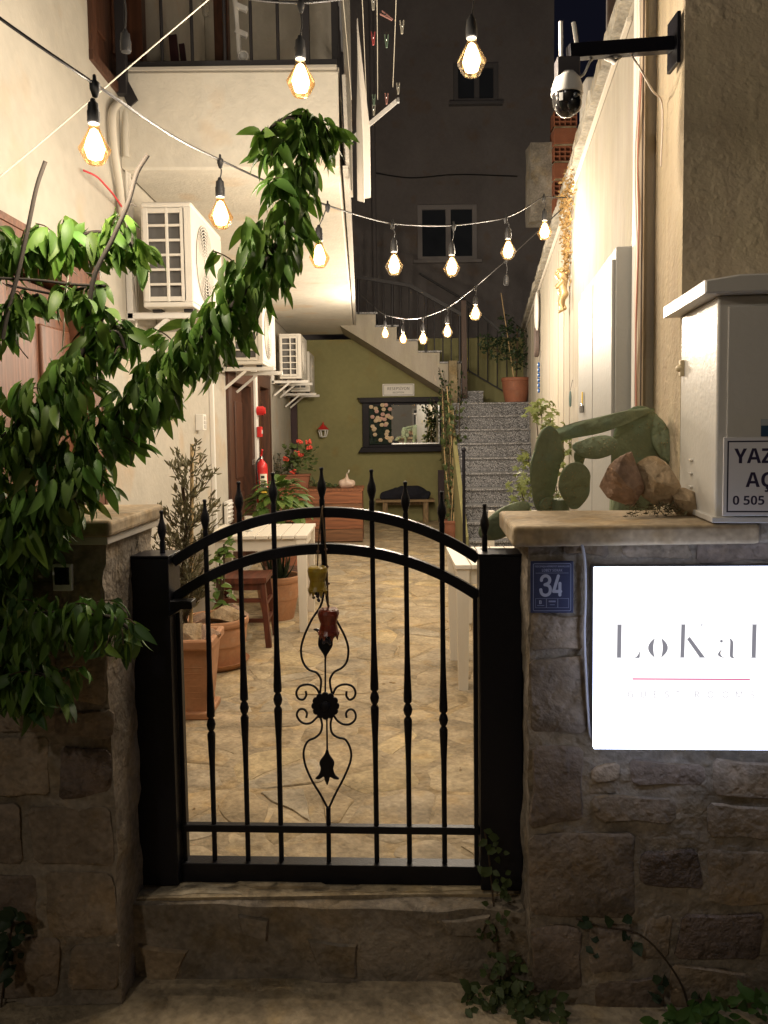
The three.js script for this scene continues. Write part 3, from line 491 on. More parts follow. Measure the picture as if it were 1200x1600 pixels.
    wire([[318, 940], [300, 905], [275, 885], [240, 878], [195, 890], [172, 930], [185, 965], [215, 972], [234, 945], [230, 920]]);
    wire([[400, 940], [420, 900], [450, 882], [490, 878], [525, 892], [542, 930], [530, 962], [505, 973], [485, 950], [486, 922]]);
    wire([[315, 1070], [290, 1095], [262, 1118], [225, 1122], [190, 1100], [175, 1065], [193, 1034], [222, 1034], [238, 1058], [234, 1085]]);
    wire([[405, 1070], [430, 1105], [465, 1126], [505, 1126], [538, 1100], [543, 1065], [525, 1036], [500, 1036], [483, 1058], [486, 1085]]);
    wire([[320, 1075], [333, 1130], [322, 1180], [290, 1210], [245, 1232], [219, 1290], [225, 1370], [268, 1475], [325, 1570], [368, 1650]]);
    wire([[396, 1075], [386, 1130], [396, 1182], [430, 1208], [478, 1222], [512, 1290], [512, 1350], [472, 1455], [415, 1565], [376, 1650]]);
    part(gate, 'flower_stem', rod(zpt(353, 925), zpt(353, 715), 0.0030, 0.0030, 7), iron); part(gate, 'flower_stem', rod(zpt(362, 1070), zpt(365, 1285), 0.0030, 0.0030, 7), iron);
    const c = zpt(356, 1005), sh = new THREE.Shape(); for (let i = 0; i <= 96; i++) { const a = i / 96 * Math.PI * 2, r = 0.0385 + 0.0050 * Math.pow(Math.abs(Math.cos(a * 6)), 0.6); sh[i ? 'lineTo' : 'moveTo'](c.x + Math.cos(a) * r, c.y + Math.sin(a) * r); }
    const ros = part(gate, 'rosette', extrude(sh, 0.010, 0.002).translate(0, 0, 0.004), iron); part(ros, 'rosette_boss', norm(new THREE.SphereGeometry(0.017, 14, 8).scale(1, 1, 0.5).translate(c.x, c.y, 0.016)), iron);
    const tul = (pts) => { const s = new THREE.Shape(); const q = pts.map((p) => zpt(...p)); s.moveTo(q[0].x, q[0].y); s.splineThru(q.slice(1).map((p) => new THREE.Vector2(p.x, p.y))); s.closePath(); part(gate, 'tulip', extrude(s, 0.012, 0.003, 40).translate(0, 0, -0.004), iron); };
    tul([[353, 724], [343, 690], [312, 640], [310, 600], [314, 565], [300, 545], [280, 532], [304, 528], [328, 545], [340, 562], [353, 540], [368, 560], [382, 545], [405, 532], [428, 536], [408, 550], [398, 572], [400, 610], [396, 642], [366, 690]]);
    tul([[360, 1278], [349, 1312], [322, 1350], [318, 1372], [325, 1400], [314, 1436], [292, 1462], [318, 1466], [344, 1452], [352, 1476], [366, 1502], [378, 1476], [384, 1454], [410, 1466], [440, 1466], [416, 1440], [404, 1404], [410, 1372], [405, 1352], [380, 1312], [371, 1280]]);
  }
  // latch on the hinge side of the arch
  part(gate, 'latch', [box(0.075, 0.026, 0.05, xl + 0.03, front(290, 940).y, 0.03, 0.004), bar(V(xl - 0.01, front(290, 955).y, 0.05), V(xl + 0.05, front(320, 938).y, 0.02), 0.018)], iron);
  // glazed ceramic bells hung over the arch on cords
  const cordTop = front(503, 793, 0.03);
  const bell = (cx, y0p, y1p, m, label, bend) => {
    const g = thing('ceramic_bell', label, 'ornament', null); inFront(g);
    const t = front(cx, y0p, 0.045), b = front(cx, y1p, 0.045), h = t.y - b.y, r = h * 0.42;
    part(g, 'bell', shake(lathe([[0.001, h], [r * 0.75, h * 0.985], [r * 0.92, h * 0.93], [r * 1.0, h * 0.80], [r * 0.86, h * 0.55], [r * 0.74, h * 0.38], [r * 0.84, h * 0.16], [r * 1.02, h * 0.0], [r * 0.93, h * 0.01], [r * 0.66, h * 0.38]], 18).translate(t.x, b.y, 0.045), 0.0012, 60, 3), m);
    for (let i = 0; i < 6; i++) { const a = i / 6 * 6.283; part(g, 'petal', norm(new THREE.ConeGeometry(r * 0.34, h * 0.34, 6).rotateX(Math.PI)).rotateZ(Math.cos(a) * 0.12).rotateX(-Math.sin(a) * 0.12).translate(t.x + Math.cos(a) * r * 0.75, b.y - h * 0.10, 0.045 + Math.sin(a) * r * 0.75), m); }
    const cl = []; for (let i = 0; i < 16; i++) { const a = rr(0, 6.28), q = rr(0, r * 0.8); cl.push(ball(0.005, t.x + Math.cos(a) * q, b.y - rr(0.004, 0.030), 0.045 + Math.sin(a) * q, 6, 5)); } part(g, 'bead_cluster', cl, mat([0.035, 0.03, 0.045], 0.4));
    part(g, 'cord', tube([V(cordTop.x, cordTop.y + 0.004, 0.0), V(cordTop.x, cordTop.y - 0.005, 0.025), V(mixN(cordTop.x, t.x, 0.5) + bend, mixN(cordTop.y, t.y, 0.5), 0.04), V(t.x, t.y, 0.045)], 0.0022, 24, 5), mat([0.16, 0.10, 0.05], 0.9));
    for (let i = 1; i < 4; i++) { const k = 0.25 + i * 0.17; part(g, 'bead', ball(0.0048, mixN(cordTop.x, t.x, k) + bend, mixN(cordTop.y, t.y, k), 0.036, 8, 6), mat([0.22, 0.10, 0.06], 0.4)); }
  };
  bell(496, 884, 922, M.yellowGlaze, 'yellow glazed ceramic bell hanging from the gate arch', -0.002); bell(513, 950, 990, M.redGlaze, 'dark red glazed ceramic bell hanging lower from the gate arch', 0.004);
}

// ================================================================ on the stone wall: lit sign, number plate, meter box
function canvasTex(w, h, draw, srgb = true) { const c = document.createElement('canvas'); c.width = w; c.height = h; const x = c.getContext('2d'); draw(x, w, h); const t = new THREE.CanvasTexture(c); if (srgb) t.colorSpace = THREE.SRGBColorSpace; t.anisotropy = 8; return t; }
{
  const z = 0.29, a = front(931, 889, z), b = front(1246, 1172, z), w = b.x - a.x, h = a.y - b.y, cx = (a.x + b.x) / 2, cy = (a.y + b.y) / 2;
  const sign = thing('lit_sign', 'glowing white sign reading LoKaL guest rooms on the stone wall', 'sign'); inFront(sign);
  const face = canvasTex(1260, 1136, (x) => {
    const X = (p) => (p - 931) * 4, Y = (p) => (p - 889) * 4, ink = '#565a68', thin = '#cfcfd6';
    x.fillStyle = '#ffffff'; x.fillRect(0, 0, 1260, 1136);
    const poly = (pts, c = ink) => { x.fillStyle = c; x.beginPath(); pts.forEach((p, i) => x[i ? 'lineTo' : 'moveTo'](X(p[0]), Y(p[1]))); x.closePath(); x.fill(); };
    const el = (l) => { // L: heavy stem, hairline foot, curved serif
      poly([[l, 976], [l + 6.5, 976], [l + 6, 1027.5], [l - 0.4, 1027.5]]); poly([[l - 8, 975.6], [l + 11, 975.6], [l + 11, 976.4], [l - 8, 976.4]], '#8b8f9c'); poly([[l - 8, 1027.4], [l + 34, 1027.8], [l + 34, 1028.6], [l - 8, 1028.2]], '#8b8f9c');
      x.fillStyle = ink; x.beginPath(); x.moveTo(X(l + 36), Y(1014)); x.quadraticCurveTo(X(l + 33), Y(1026), X(l + 27), Y(1028)); x.lineTo(X(l + 35), Y(1028)); x.closePath(); x.fill();
    };
    el(965); el(1173);
    const moon = (c, s) => { x.fillStyle = ink; x.beginPath(); x.moveTo(X(c), Y(997)); x.quadraticCurveTo(X(c + s * 21), Y(1012.5), X(c), Y(1028)); x.quadraticCurveTo(X(c + s * 5), Y(1012.5), X(c), Y(997)); x.fill(); };
    moon(1023.5, -1); moon(1033, 1);
    poly([[1064, 976], [1070, 976], [1069, 1027.5], [1063, 1027.5]]); poly([[1073, 999], [1077, 995], [1101, 1027.5], [1093, 1027.5]]); poly([[1093, 975.5], [1098, 975.5], [1094, 979]], '#8b8f9c'); poly([[1058, 975.5], [1074, 975.5], [1074, 976.2], [1058, 976.2]], '#8b8f9c');
    poly([[1060, 1027.2], [1072, 1027.2], [1072, 1028], [1060, 1028]], '#8b8f9c'); poly([[1090, 1027.2], [1105, 1027.2], [1105, 1028], [1090, 1028]], '#8b8f9c');
    x.fillStyle = ink; x.beginPath(); x.arc(X(1126), Y(1002), 9, 0, 7); x.fill(); x.beginPath(); x.moveTo(X(1129), Y(1013)); x.quadraticCurveTo(X(1111), Y(1026), X(1133), Y(1028.5)); x.quadraticCurveTo(X(1119), Y(1024), X(1129), Y(1013)); x.fill();
    x.beginPath(); x.moveTo(X(1137), Y(997)); x.quadraticCurveTo(X(1144), Y(999), X(1144.5), Y(1006)); x.lineTo(X(1144), Y(1024)); x.quadraticCurveTo(X(1144.5), Y(1028), X(1148), Y(1028.4)); x.quadraticCurveTo(X(1139), Y(1030), X(1139), Y(1023)); x.lineTo(X(1139.5), Y(1004)); x.quadraticCurveTo(X(1139.5), Y(999), X(1137), Y(997)); x.fill();
    x.strokeStyle = '#b02f70'; x.lineWidth = 9; x.beginPath(); x.moveTo(X(989), Y(1061.5)); x.lineTo(X(1171), Y(1062)); x.stroke();
    x.fillStyle = '#9a9aa4'; x.font = '300 60px sans-serif'; x.textBaseline = 'middle'; 'GUEST ROOMS'.split('').forEach((ch, i) => x.fillText(ch, X([981, 1001, 1021, 1039, 1056, 1070, 1085, 1105, 1128, 1148, 1171][i]), Y(1086)));
    x.fillStyle = thin; for (const p of [1128, 1143, 1157, 1172]) x.fillRect(X(p), Y(1043), 16, 4);
  });
  const glow = mat([0.85, 0.86, 0.90], 0.4, { emissive: new THREE.Color().setRGB(1, 1, 1), emissiveMap: face, emissiveIntensity: 1.5 });
  part(sign, 'lit_face', new THREE.PlaneGeometry(w, h).translate(cx, cy, z), glow);
  part(sign, 'added_glow_tray', [box(w + 0.004, h + 0.004, 0.020, cx, cy, z - 0.0115, 0.002)], mat([0.8, 0.82, 0.88], 0.4, { emissive: new THREE.Color().setRGB(0.62, 0.72, 1.0), emissiveIntensity: 7 }));  // acrylic edge with a glow added to spill bluish light onto the wall
  part(sign, 'casing', box(w - 0.004, h - 0.004, 0.062, cx, cy, z - 0.0535, 0.002), mat([0.10, 0.10, 0.115], 0.5));
  part(sign, 'feed_cable', tube([front(905, 830, 0.235), front(908, 846, 0.24), front(913, 870, 0.236), front(915, 930, 0.235), front(913, 990, 0.238), front(916, 1060, 0.235), front(919, 1110, 0.235), front(926, 1155, 0.232), V(a.x + 0.03, b.y + 0.02, 0.235)].map((p) => V(p.x, p.y, p.z)), 0.0042, 60, 6), mat([0.30, 0.30, 0.33], 0.45));
  const light = new THREE.RectAreaLight(new THREE.Color().setRGB(0.86, 0.92, 1), 2.2, w, h); light.position.set(cx, cy, z + 0.012); light.rotation.y = Math.PI; sign.add(light);
}
{
  const z = 0.228, a = front(829, 877, z), b = front(896, 958, z), w = b.x - a.x, h = a.y - b.y;
  const plate = canvasTex(540, 650, (x, W, H) => {
    x.fillStyle = '#2a3150'; x.fillRect(0, 0, W, H); x.strokeStyle = x.fillStyle = '#8b91a8'; x.lineWidth = 7; x.beginPath(); x.roundRect(26, 22, W - 52, H - 44, 18); x.stroke();
    x.textAlign = 'center'; x.font = 'bold 30px sans-serif'; x.fillText('TEZCIPAŞA-HÜRRIYET MAHALLESI', W / 2, 68, W - 84); x.font = 'bold 48px sans-serif'; x.fillText('LOBZY SOKAK', W / 2, 124, 270); x.fillRect(56, 140, W - 112, 5);
    x.lineCap = 'round'; x.lineJoin = 'round'; x.lineWidth = 40; x.strokeStyle = '#a4a9ba';
    x.beginPath(); x.arc(186, 232, 54, Math.PI * 0.98, Math.PI * 0.44); x.lineTo(178, 292); x.stroke(); x.beginPath(); x.moveTo(178, 292); x.quadraticCurveTo(248, 296, 248, 358); x.quadraticCurveTo(244, 426, 182, 428); x.quadraticCurveTo(126, 424, 124, 356); x.stroke();
    x.beginPath(); x.moveTo(352, 180); x.lineTo(290, 378); x.lineTo(382, 378); x.moveTo(372, 276); x.lineTo(372, 424); x.stroke();
    x.lineWidth = 3; x.strokeRect(54, 470, 140, 118); x.strokeRect(200, 470, 142, 118); x.strokeRect(348, 470, 138, 118);
    x.fillStyle = '#a4a9ba'; x.font = 'bold 66px sans-serif'; x.fillText('B', 118, 540); x.fillStyle = '#7d84a0'; x.fillRect(76, 556, 92, 8); x.fillRect(226, 496, 92, 22); x.fillRect(240, 546, 66, 8);
  });
  const o = thing('number_plate', 'dark blue house number plate reading 34 beside the gate', 'plate'); inFront(o);
  part(o, 'plate', box(w, h, 0.006, (a.x + b.x) / 2, (a.y + b.y) / 2, z - 0.004, 0.002), mat([0.02, 0.03, 0.09], 0.4));
  part(o, 'print', new THREE.PlaneGeometry(w - 0.004, h - 0.004).translate((a.x + b.x) / 2, (a.y + b.y) / 2, z + 0.0005), mat([0.8, 0.8, 0.82], 0.45, { map: plate }));
}
{ // the meter box standing on the wall
  const A = at(1117, 797, 2.14), g = thing('meter_box', 'pale grey steel meter box standing on the stone wall', 'cabinet');
  g.position.set(A.x, 0, A.z); g.rotation.y = RTH - Math.PI / 2;
  const w = 0.62, d = 0.40, y0 = 1.394, y1 = 1.995;
  part(g, 'body', box(w, y1 - y0, d, w / 2, (y0 + y1) / 2, -d / 2, 0.008), M.boxGrey);
  part(g, 'base_flange', box(w + 0.02, 0.016, d + 0.02, w / 2, y0 + 0.006, -d / 2, 0.003), M.boxGrey);
  part(g, 'door', box(w - 0.05, y1 - y0 - 0.06, 0.008, w / 2, (y0 + y1) / 2, 0.003, 0.003), M.boxGrey);
  const sh = shapeOf([[-0.045, y1], [w + 0.045, y1], [w + 0.045, y1 + 0.034], [w - 0.04, y1 + 0.046], [0.04, y1 + 0.046], [-0.045, y1 + 0.034]]);
  part(g, 'lid', extrude(sh, d + 0.09, 0.004).translate(0, 0, -d - 0.045), M.boxGrey);
  for (const y of [1.47, 1.51, 1.55]) part(g, 'vent_lip', box(0.008, 0.006, 0.035, -0.003, y, -0.25, 0.002), M.boxGrey);
  part(g, 'lock_catch', [box(0.014, 0.05, 0.02, -0.006, 1.83, -0.36), ball(0.012, -0.012, 1.83, -0.36)], mat([0.55, 0.45, 0.28], 0.5));
  // the small notice fixed to its door
  const s = thing('notice_board', 'white notice with bold letters YAZ and a phone number on the meter box', 'sign'); s.position.copy(g.position); s.rotation.copy(g.rotation);
  const t = canvasTex(1100, 640, (x, W, H) => {
    x.fillStyle = '#cfcdd0'; x.fillRect(0, 0, W, H); x.strokeStyle = '#17122a'; x.lineWidth = 12; x.strokeRect(26, 26, W - 52, H - 52); x.fillStyle = '#1e1638';
    x.font = 'bold 172px sans-serif'; x.fillText('YAZ', 74, 208, 330); x.fillText('AÇ', 168, 408, 250); x.font = 'bold 104px sans-serif'; x.fillText('0 505', 66, 556, 270);
  });
  const nx = 0.016, nw = 0.36, ny = 1.412, nh = 0.209;
  part(s, 'board', box(nw, nh, 0.006, nx + nw / 2, ny + nh / 2, 0.011, 0.002), mat([0.62, 0.60, 0.60], 0.5));
  part(s, 'print', new THREE.PlaneGeometry(nw - 0.006, nh - 0.006).translate(nx + nw / 2, ny + nh / 2, 0.0148), mat([1, 1, 1], 0.5, { map: t }));
  const st = part(s, 'blue_sticker', new THREE.BoxGeometry(0.11, 0.045, 0.002).translate(nx + 0.15, ny + nh + 0.024, 0.009), mat([0.02, 0.06, 0.12], 0.4)); part(st, 'sticker_band', new THREE.BoxGeometry(0.11, 0.016, 0.002).translate(nx + 0.15, ny + nh + 0.038, 0.0105), mat([0.35, 0.38, 0.40], 0.4));
}
// intercom on the other pillar, half under the leaves
{ const p = front(99, 902, 0.262), o = thing('intercom', 'small intercom with a pale frame among the vine leaves', 'intercom'); inFront(o); part(o, 'frame', box(0.055, 0.075, 0.018, p.x, p.y, 0.262), M.whitePlastic); part(o, 'screen', box(0.043, 0.05, 0.006, p.x, p.y + 0.005, 0.270), M.blackPlastic); }

// ================================================================ string lights
const BS = 0.90;                                          // bulb size
const bulbProfile = [[0.0165, 0.132], [0.0175, 0.118], [0.0230, 0.105], [0.0350, 0.083], [0.0525, 0.052], [0.0510, 0.044], [0.0330, 0.010], [0.0250, 0.002], [0.0005, 0.0]];
const bulbGlass = mat([1, 0.74, 0.42], 0.03, { transmission: 1, thickness: 0, emissive: new THREE.Color().setRGB(1, 0.42, 0.10), emissiveIntensity: 0.4 });
const bulbCore = mat([1, 0.9, 0.7], 0.5, { emissive: new THREE.Color().setRGB(1, 0.80, 0.50), emissiveIntensity: 18 });
const bulbGeo = (() => { const g = new THREE.LatheGeometry(bulbProfile.map((p) => new THREE.Vector2(...p)), 10).toNonIndexed(); g.computeVertexNormals(); g.translate(0, -0.052, 0); return norm(g).scale(BS, BS, BS); })();
const coreGeo = lathe([[0.0005, 0.118], [0.012, 0.110], [0.023, 0.085], [0.033, 0.052], [0.023, 0.020], [0.0005, 0.012]], 10).translate(0, -0.052, 0).scale(BS, BS, BS);
const socketGeo = lathe([[0.0005, 0.150], [0.007, 0.148], [0.010, 0.138], [0.0165, 0.132], [0.0185, 0.110], [0.0205, 0.106], [0.0205, 0.074], [0.018, 0.070], [0.018, 0.066], [0.0005, 0.066]], 16).scale(BS, BS, BS);
function bulb(px, py, d, joint, label, group, lit = true, power = BULB_POWER, size = 1) {
  const o = thing(lit ? 'string_bulb' : 'empty_socket', label, lit ? 'bulb' : 'socket', group), c = at(px, py, d); o.position.copy(c);
  part(o, 'socket', lit ? socketGeo.clone().translate(0, 0.010, 0) : socketGeo.clone().translate(0, -0.10, 0), M.rubber);
  const top = lit ? 0.136 : 0.026, j = joint.clone().sub(c);
  part(o, 'drop_cord', tube([V(0, top, 0), V(j.x * 0.3 + 0.006, mixN(top, j.y, 0.4), j.z * 0.3), V(j.x * 0.8, mixN(top, j.y, 0.8), j.z * 0.8), j], 0.0028, 14, 5), M.cable);
  part(o, 'clip', [lathe([[0.0005, 0.022], [0.004, 0.02], [0.005, 0.008], [0.012, 0.002], [0.012, -0.012], [0.006, -0.03], [0.0005, -0.032]], 10).translate(j.x, j.y, j.z)], M.rubber);
  if (lit) {
    part(o, 'glass_bulb', bulbGeo, bulbGlass); part(o, 'filament', coreGeo, bulbCore);
    const l = new THREE.PointLight(BULB_COLOR, power); l.castShadow = true; l.shadow.radius = 1.2; l.position.set(0, 0, 0); o.add(l);
  }
  if (size !== 1) o.children.forEach((k) => { if (k.isMesh && !/cord|clip/.test(k.name)) k.scale.setScalar(size); });
  return o;
}
function festoon(name, label, nodes, sag) {
  const pts = nodes.map((n) => (n.isVector3 ? n : at(...n))), path = [];
  pts.forEach((p, i) => { path.push(p); if (i < pts.length - 1) { const q = pts[i + 1]; path.push(p.clone().lerp(q, 0.5).add(V(0, -sag * p.distanceTo(q), 0))); } });
  const o = thing(name, label, 'cable'); part(o, 'cable', tube(path, 0.0042, path.length * 6, 6), M.cable); return pts;
}
{
  const s1 = festoon('festoon_cable', 'black festoon cable slanting from the vine over to the passage wall', [[-120, -60, 1.7], [148, 131, 1.92], [344, 250, 3.1], [512, 321, 3.7], [613, 349, 4.15], [709, 352, 4.5], [790, 340, 4.7], [850, 308, 5.1], RW(2.45, 3.17, -0.01)], 0.012);
  const b1 = ['lit amber diamond bulb in front of the house wall above the red pipe', 'lit amber diamond bulb in front of the fan of the first air conditioner', 'lit amber diamond bulb half hidden by the vine leaves', 'lit amber diamond bulb between the balcony edge and the far window', 'lit amber diamond bulb hanging just below the far window', 'lit amber diamond bulb between the far window and the passage wall', 'lit amber diamond bulb at the coping of the passage wall'], g1 = 'bulbs of the slanting festoon';
  [[148, 232, 1.92], [345, 338, 3.1], [499, 402, 3.7], [616, 416, 4.15], [706, 419, 4.5], [794, 393, 4.7], [851, 363, 5.1]].forEach((b, i) => bulb(...b, s1[i + 1], b1[i], g1, true, BULB_POWER, i ? 1 : 0.79));
  const s2 = festoon('festoon_cable', 'black festoon cable passing high in front of the balcony', [[-200, -60, 2.9], [193, -28, 2.8], [470, 4, 2.66], [737, -34, 2.64], [1060, -130, 2.62]], 0.006);
  bulb(470, 128, 2.66, s2[2], 'lit amber diamond bulb in front of the balcony wall above the vine tip', 'bulbs of the high festoon'); bulb(737, 96, 2.64, s2[3], 'lit amber diamond bulb hanging before the dark far house, highest of all', 'bulbs of the high festoon');
  bulb(196, 62, 2.8, s2[1], 'black bulb socket without a bulb before the upper door', null, false);
  const s3 = festoon('festoon_cable', 'black festoon cable sagging in front of the upper stairs', [[558, 455, 9.9], [602, 492, 8.6], [630, 498, 8.3], [661, 496, 7.4], [699, 481, 6.9], [743, 448, 6.2], RW(2.55, 3.16, -0.01)], 0.008);
  const b3 = 'small lit bulb on the cable sagging before the upper stairs', g3 = 'bulbs of the far festoon';
  [[602, 522, 8.6], [630, 530, 8.3], [661, 530, 7.4], [699, 519, 6.9], [743, 491, 6.2]].forEach((b, i) => bulb(...b, s3[i + 1], b3, g3, true, BULB_POWER * 2.1));
  bulb(791, 436, 5.6, at(791, 405, 5.6), 'black bulb socket without a bulb above the stairs pot', null, false);
}

// ================================================================ the street lamp that lights the street front from behind the viewer
{
  const lamp = thing('street_lamp', 'tall street lamp across the lane lighting the wall', 'street lamp');
  const x = -2.6, z = 3.4, y = 5.6;
  part(lamp, 'pole', lathe([[0.09, 0], [0.09, 0.5], [0.06, 0.55], [0.045, y + 0.2], [0.0005, y + 0.22]], 14).translate(x - 0.9, 0, z), M.darkIron);
  part(lamp, 'arm', tube([V(x - 0.9, y + 0.1, z), V(x - 0.5, y + 0.3, z), V(x, y + 0.22, z)], 0.025, 20, 8), M.darkIron);
  part(lamp, 'hood', lathe([[0.0005, 0.16], [0.06, 0.15], [0.17, 0.05], [0.19, 0.0], [0.18, 0.0], [0.05, 0.13]], 20).translate(x, y + 0.06, z), M.darkIron);
  part(lamp, 'lamp_globe', ball(0.10, x, y, z, 16, 10), mat([1, 0.9, 0.7], 0.4, { emissive: new THREE.Color().setRGB(1, 0.72, 0.40), emissiveIntensity: 6 }));
  const l = new THREE.PointLight(new THREE.Color().setRGB(1, 0.90, 0.76), 16); l.position.set(x, y, z); l.shadow.radius = 5; l.castShadow = true; lamp.add(l);
}
{ // the house across the lane: behind the viewer, seen only in the mirror
  const h = thing('opposite_house', 'plain rendered house across the lane', 'house'); part(h, 'wall', uvBox(new THREE.BoxGeometry(14, 6.5, 0.3)).translate(0, 3.25, 6.4), M.plaster);
  part(h, 'door', box(0.95, 2.1, 0.06, -0.6, 1.05, 6.23), M.darkWood); for (const x of [-2.6, 1.6, 3.6]) { const w = part(h, 'window', box(1.0, 1.2, 0.05, x, 1.75, 6.24), M.whiteWood); part(w, 'pane', box(0.86, 1.06, 0.02, x, 1.75, 6.212, 0.002), M.glassDark); }
}
// ================================================================ fittings of the passage
function acUnit(d, y, label) {                             // outdoor unit on wall brackets; its fan looks across the passage
  const g = thing('ac_unit', label, 'air conditioner', 'air conditioner units along the house wall'), W = 0.78, H = 0.55, D = 0.27;
  g.position.set(LX, y, -d);
  const x0 = 0.115, xc = x0 + D / 2;
  part(g, 'casing', [box(D, 0.03, W, xc, H - 0.015, -W / 2, 0.012), box(D, 0.03, W, xc, 0.015, -W / 2, 0.01), box(D - 0.01, H - 0.05, 0.02, xc, H / 2, -W + 0.01), box(0.02, H - 0.05, W - 0.02, x0 + 0.01, H / 2, -W / 2)], M.acWhite);
  // front plate with a round opening
  const s = shapeOf([[0.005, 0.028], [W - 0.005, 0.028], [W - 0.005, H - 0.028], [0.005, H - 0.028]]), hole = new THREE.Path(); hole.absarc(0.29, H / 2, 0.205, 0, 6.2832, true); s.holes.push(hole);
  part(g, 'front_plate', extrude(s, 0.016, 0.003, 36).rotateY(Math.PI / 2).translate(x0 + D - 0.016, 0, 0), M.acWhite);
  const fan = []; for (let i = 0; i < 11; i++) { const r = 0.045 + i * 0.0165; fan.push(norm(new THREE.TorusGeometry(r, 0.0028, 5, 36))); } for (let i = 0; i < 14; i++) { const a = i / 14 * 6.2832; fan.push(box(0.003, 0.17, 0.004, 0, 0.122, 0, 0.001).rotateZ(a)); } fan.push(cyl(0.038, 0.042, 0.012, 20).rotateX(Math.PI / 2));
  part(g, 'fan_guard', merge(fan).rotateY(Math.PI / 2).translate(x0 + D + 0.006, H / 2, -0.29), M.acWhite);
  part(g, 'fan', [cyl(0.205, 0.205, 0.01, 32).rotateZ(Math.PI / 2).translate(x0 + D - 0.10, H / 2, -0.29), ...[0, 1, 2].map((i) => box(0.01, 0.18, 0.09, 0, 0.10, 0, 0.004).rotateY(0.4).rotateX(i * 2.094).translate(x0 + D - 0.06, H / 2, -0.29))], mat([0.26, 0.25, 0.23], 0.7));
  // side grille: two columns of six openings over the dark coil
  const gr = []; for (const x of [0, 0.112, 0.195]) gr.push(box(x === 0.112 ? 0.016 : 0.028, H - 0.06, 0.016, x0 + 0.024 + x, H / 2, -0.008, 0.004)); for (let j = 0; j < 7; j++) gr.push(box(D - 0.05, j % 6 ? 0.014 : 0.026, 0.015, x0 + 0.115, 0.045 + j * (H - 0.09) / 6, -0.009, 0.004)); gr.push(box(0.05, H - 0.05, 0.018, x0 + D - 0.027, H / 2, -0.009, 0.006));
  part(g, 'side_grille', gr, M.acWhite);
  part(g, 'coil', box(D - 0.06, H - 0.06, 0.03, xc - 0.01, H / 2, -0.06), M.acFin);
  for (const z of [-0.10, -W + 0.10]) part(g, 'bracket', [box(0.46, 0.035, 0.035, 0.23, -0.03, z, 0.004), box(0.035, 0.45, 0.035, 0.019, 0.17, z, 0.004), bar(V(0.03, -0.20, z), V(0.22, -0.045, z), 0.022)], M.steelWhite);
  for (const x of [0.17, 0.34]) part(g, 'foot', box(0.05, 0.02, 0.07, x, -0.006, -0.10), M.darkIron);
  return g;
}
acUnit(4.30, 2.31, 'white air conditioner unit with visible fan guard on brackets below the balcony front');
acUnit(6.75, 2.20, 'white air conditioner unit behind the vine above the brown door frame');
acUnit(9.90, 2.27, 'white air conditioner unit at the far end under the balcony');
acUnit(11.02, 2.16, 'last white air conditioner unit, just before the green wall');
{ // pipes and cables running down beside the first unit
  const c = thing('pipe_bundle', 'insulated pipes and pale wires running down the house wall to the air conditioner', 'pipe');
  const L2 = (px, py, o = 0.03) => onLeft(px, py, o);
  part(c, 'insulated_pipe', tube([L2(187, 158), L2(176, 176), L2(178, 230), L2(188, 300), L2(193, 360)], 0.020, 30, 8), mat([0.60, 0.55, 0.47], 0.9));
  part(c, 'insulated_pipe', tube([L2(197, 160), L2(196, 200), L2(197, 246)], 0.018, 16, 8), mat([0.62, 0.58, 0.50], 0.9));
  for (let i = 0; i < 6; i++) part(c, 'wire', tube([L2(196 + i, 246, 0.02), L2(198 + i * 2, 320, 0.02 + i * 0.003), L2(204 + i * 2 + rr(-3, 3), 400, 0.03), L2(208 + i * 2 + rr(-3, 3), 470, 0.03), L2(213, 520, 0.03)], 0.0035, 24, 5), mat([0.66, 0.62, 0.55], 0.7));
  solo('red_pipe', tube([L2(130, 266, 0.02), L2(148, 274, 0.06), L2(165, 290, 0.06), L2(180, 308, 0.05), L2(192, 326, 0.03)], 0.005, 30, 6), mat([0.62, 0.05, 0.06], 0.5), 'thin red plastic pipe sticking out of the house wall', 'pipe');
  solo('wall_conduit', [box(0.03, 2.1, 0.05, LX + 0.016, 1.29, -onLeft(330, 700).z * -1, 0.003)], M.whitePlastic, 'white vertical conduit on the house wall', 'conduit');
  const sw = onLeft(314, 660, 0.03); const o = thing('switch_box', 'small white switch box on the house wall', 'switch'); part(o, 'box', box(0.06, 0.12, 0.10, sw.x, sw.y, sw.z, 0.006), M.whitePlastic); for (let i = 0; i < 3; i++) part(o, 'key', box(0.006, 0.026, 0.06, sw.x + 0.032, sw.y - 0.032 + i * 0.032, sw.z), mat([0.55, 0.53, 0.5], 0.5));
  const s2 = onLeft(357, 800, 0.03); const v = thing('vent_cover', 'white louvred cover low on the house wall', 'cover'); part(v, 'frame', box(0.03, 0.20, 0.24, s2.x, s2.y, s2.z, 0.006), M.whitePlastic); for (let i = 0; i < 5; i++) part(v, 'louvre', box(0.02, 0.012, 0.19, s2.x + 0.018, s2.y - 0.07 + i * 0.035, s2.z), M.whitePlastic);
}
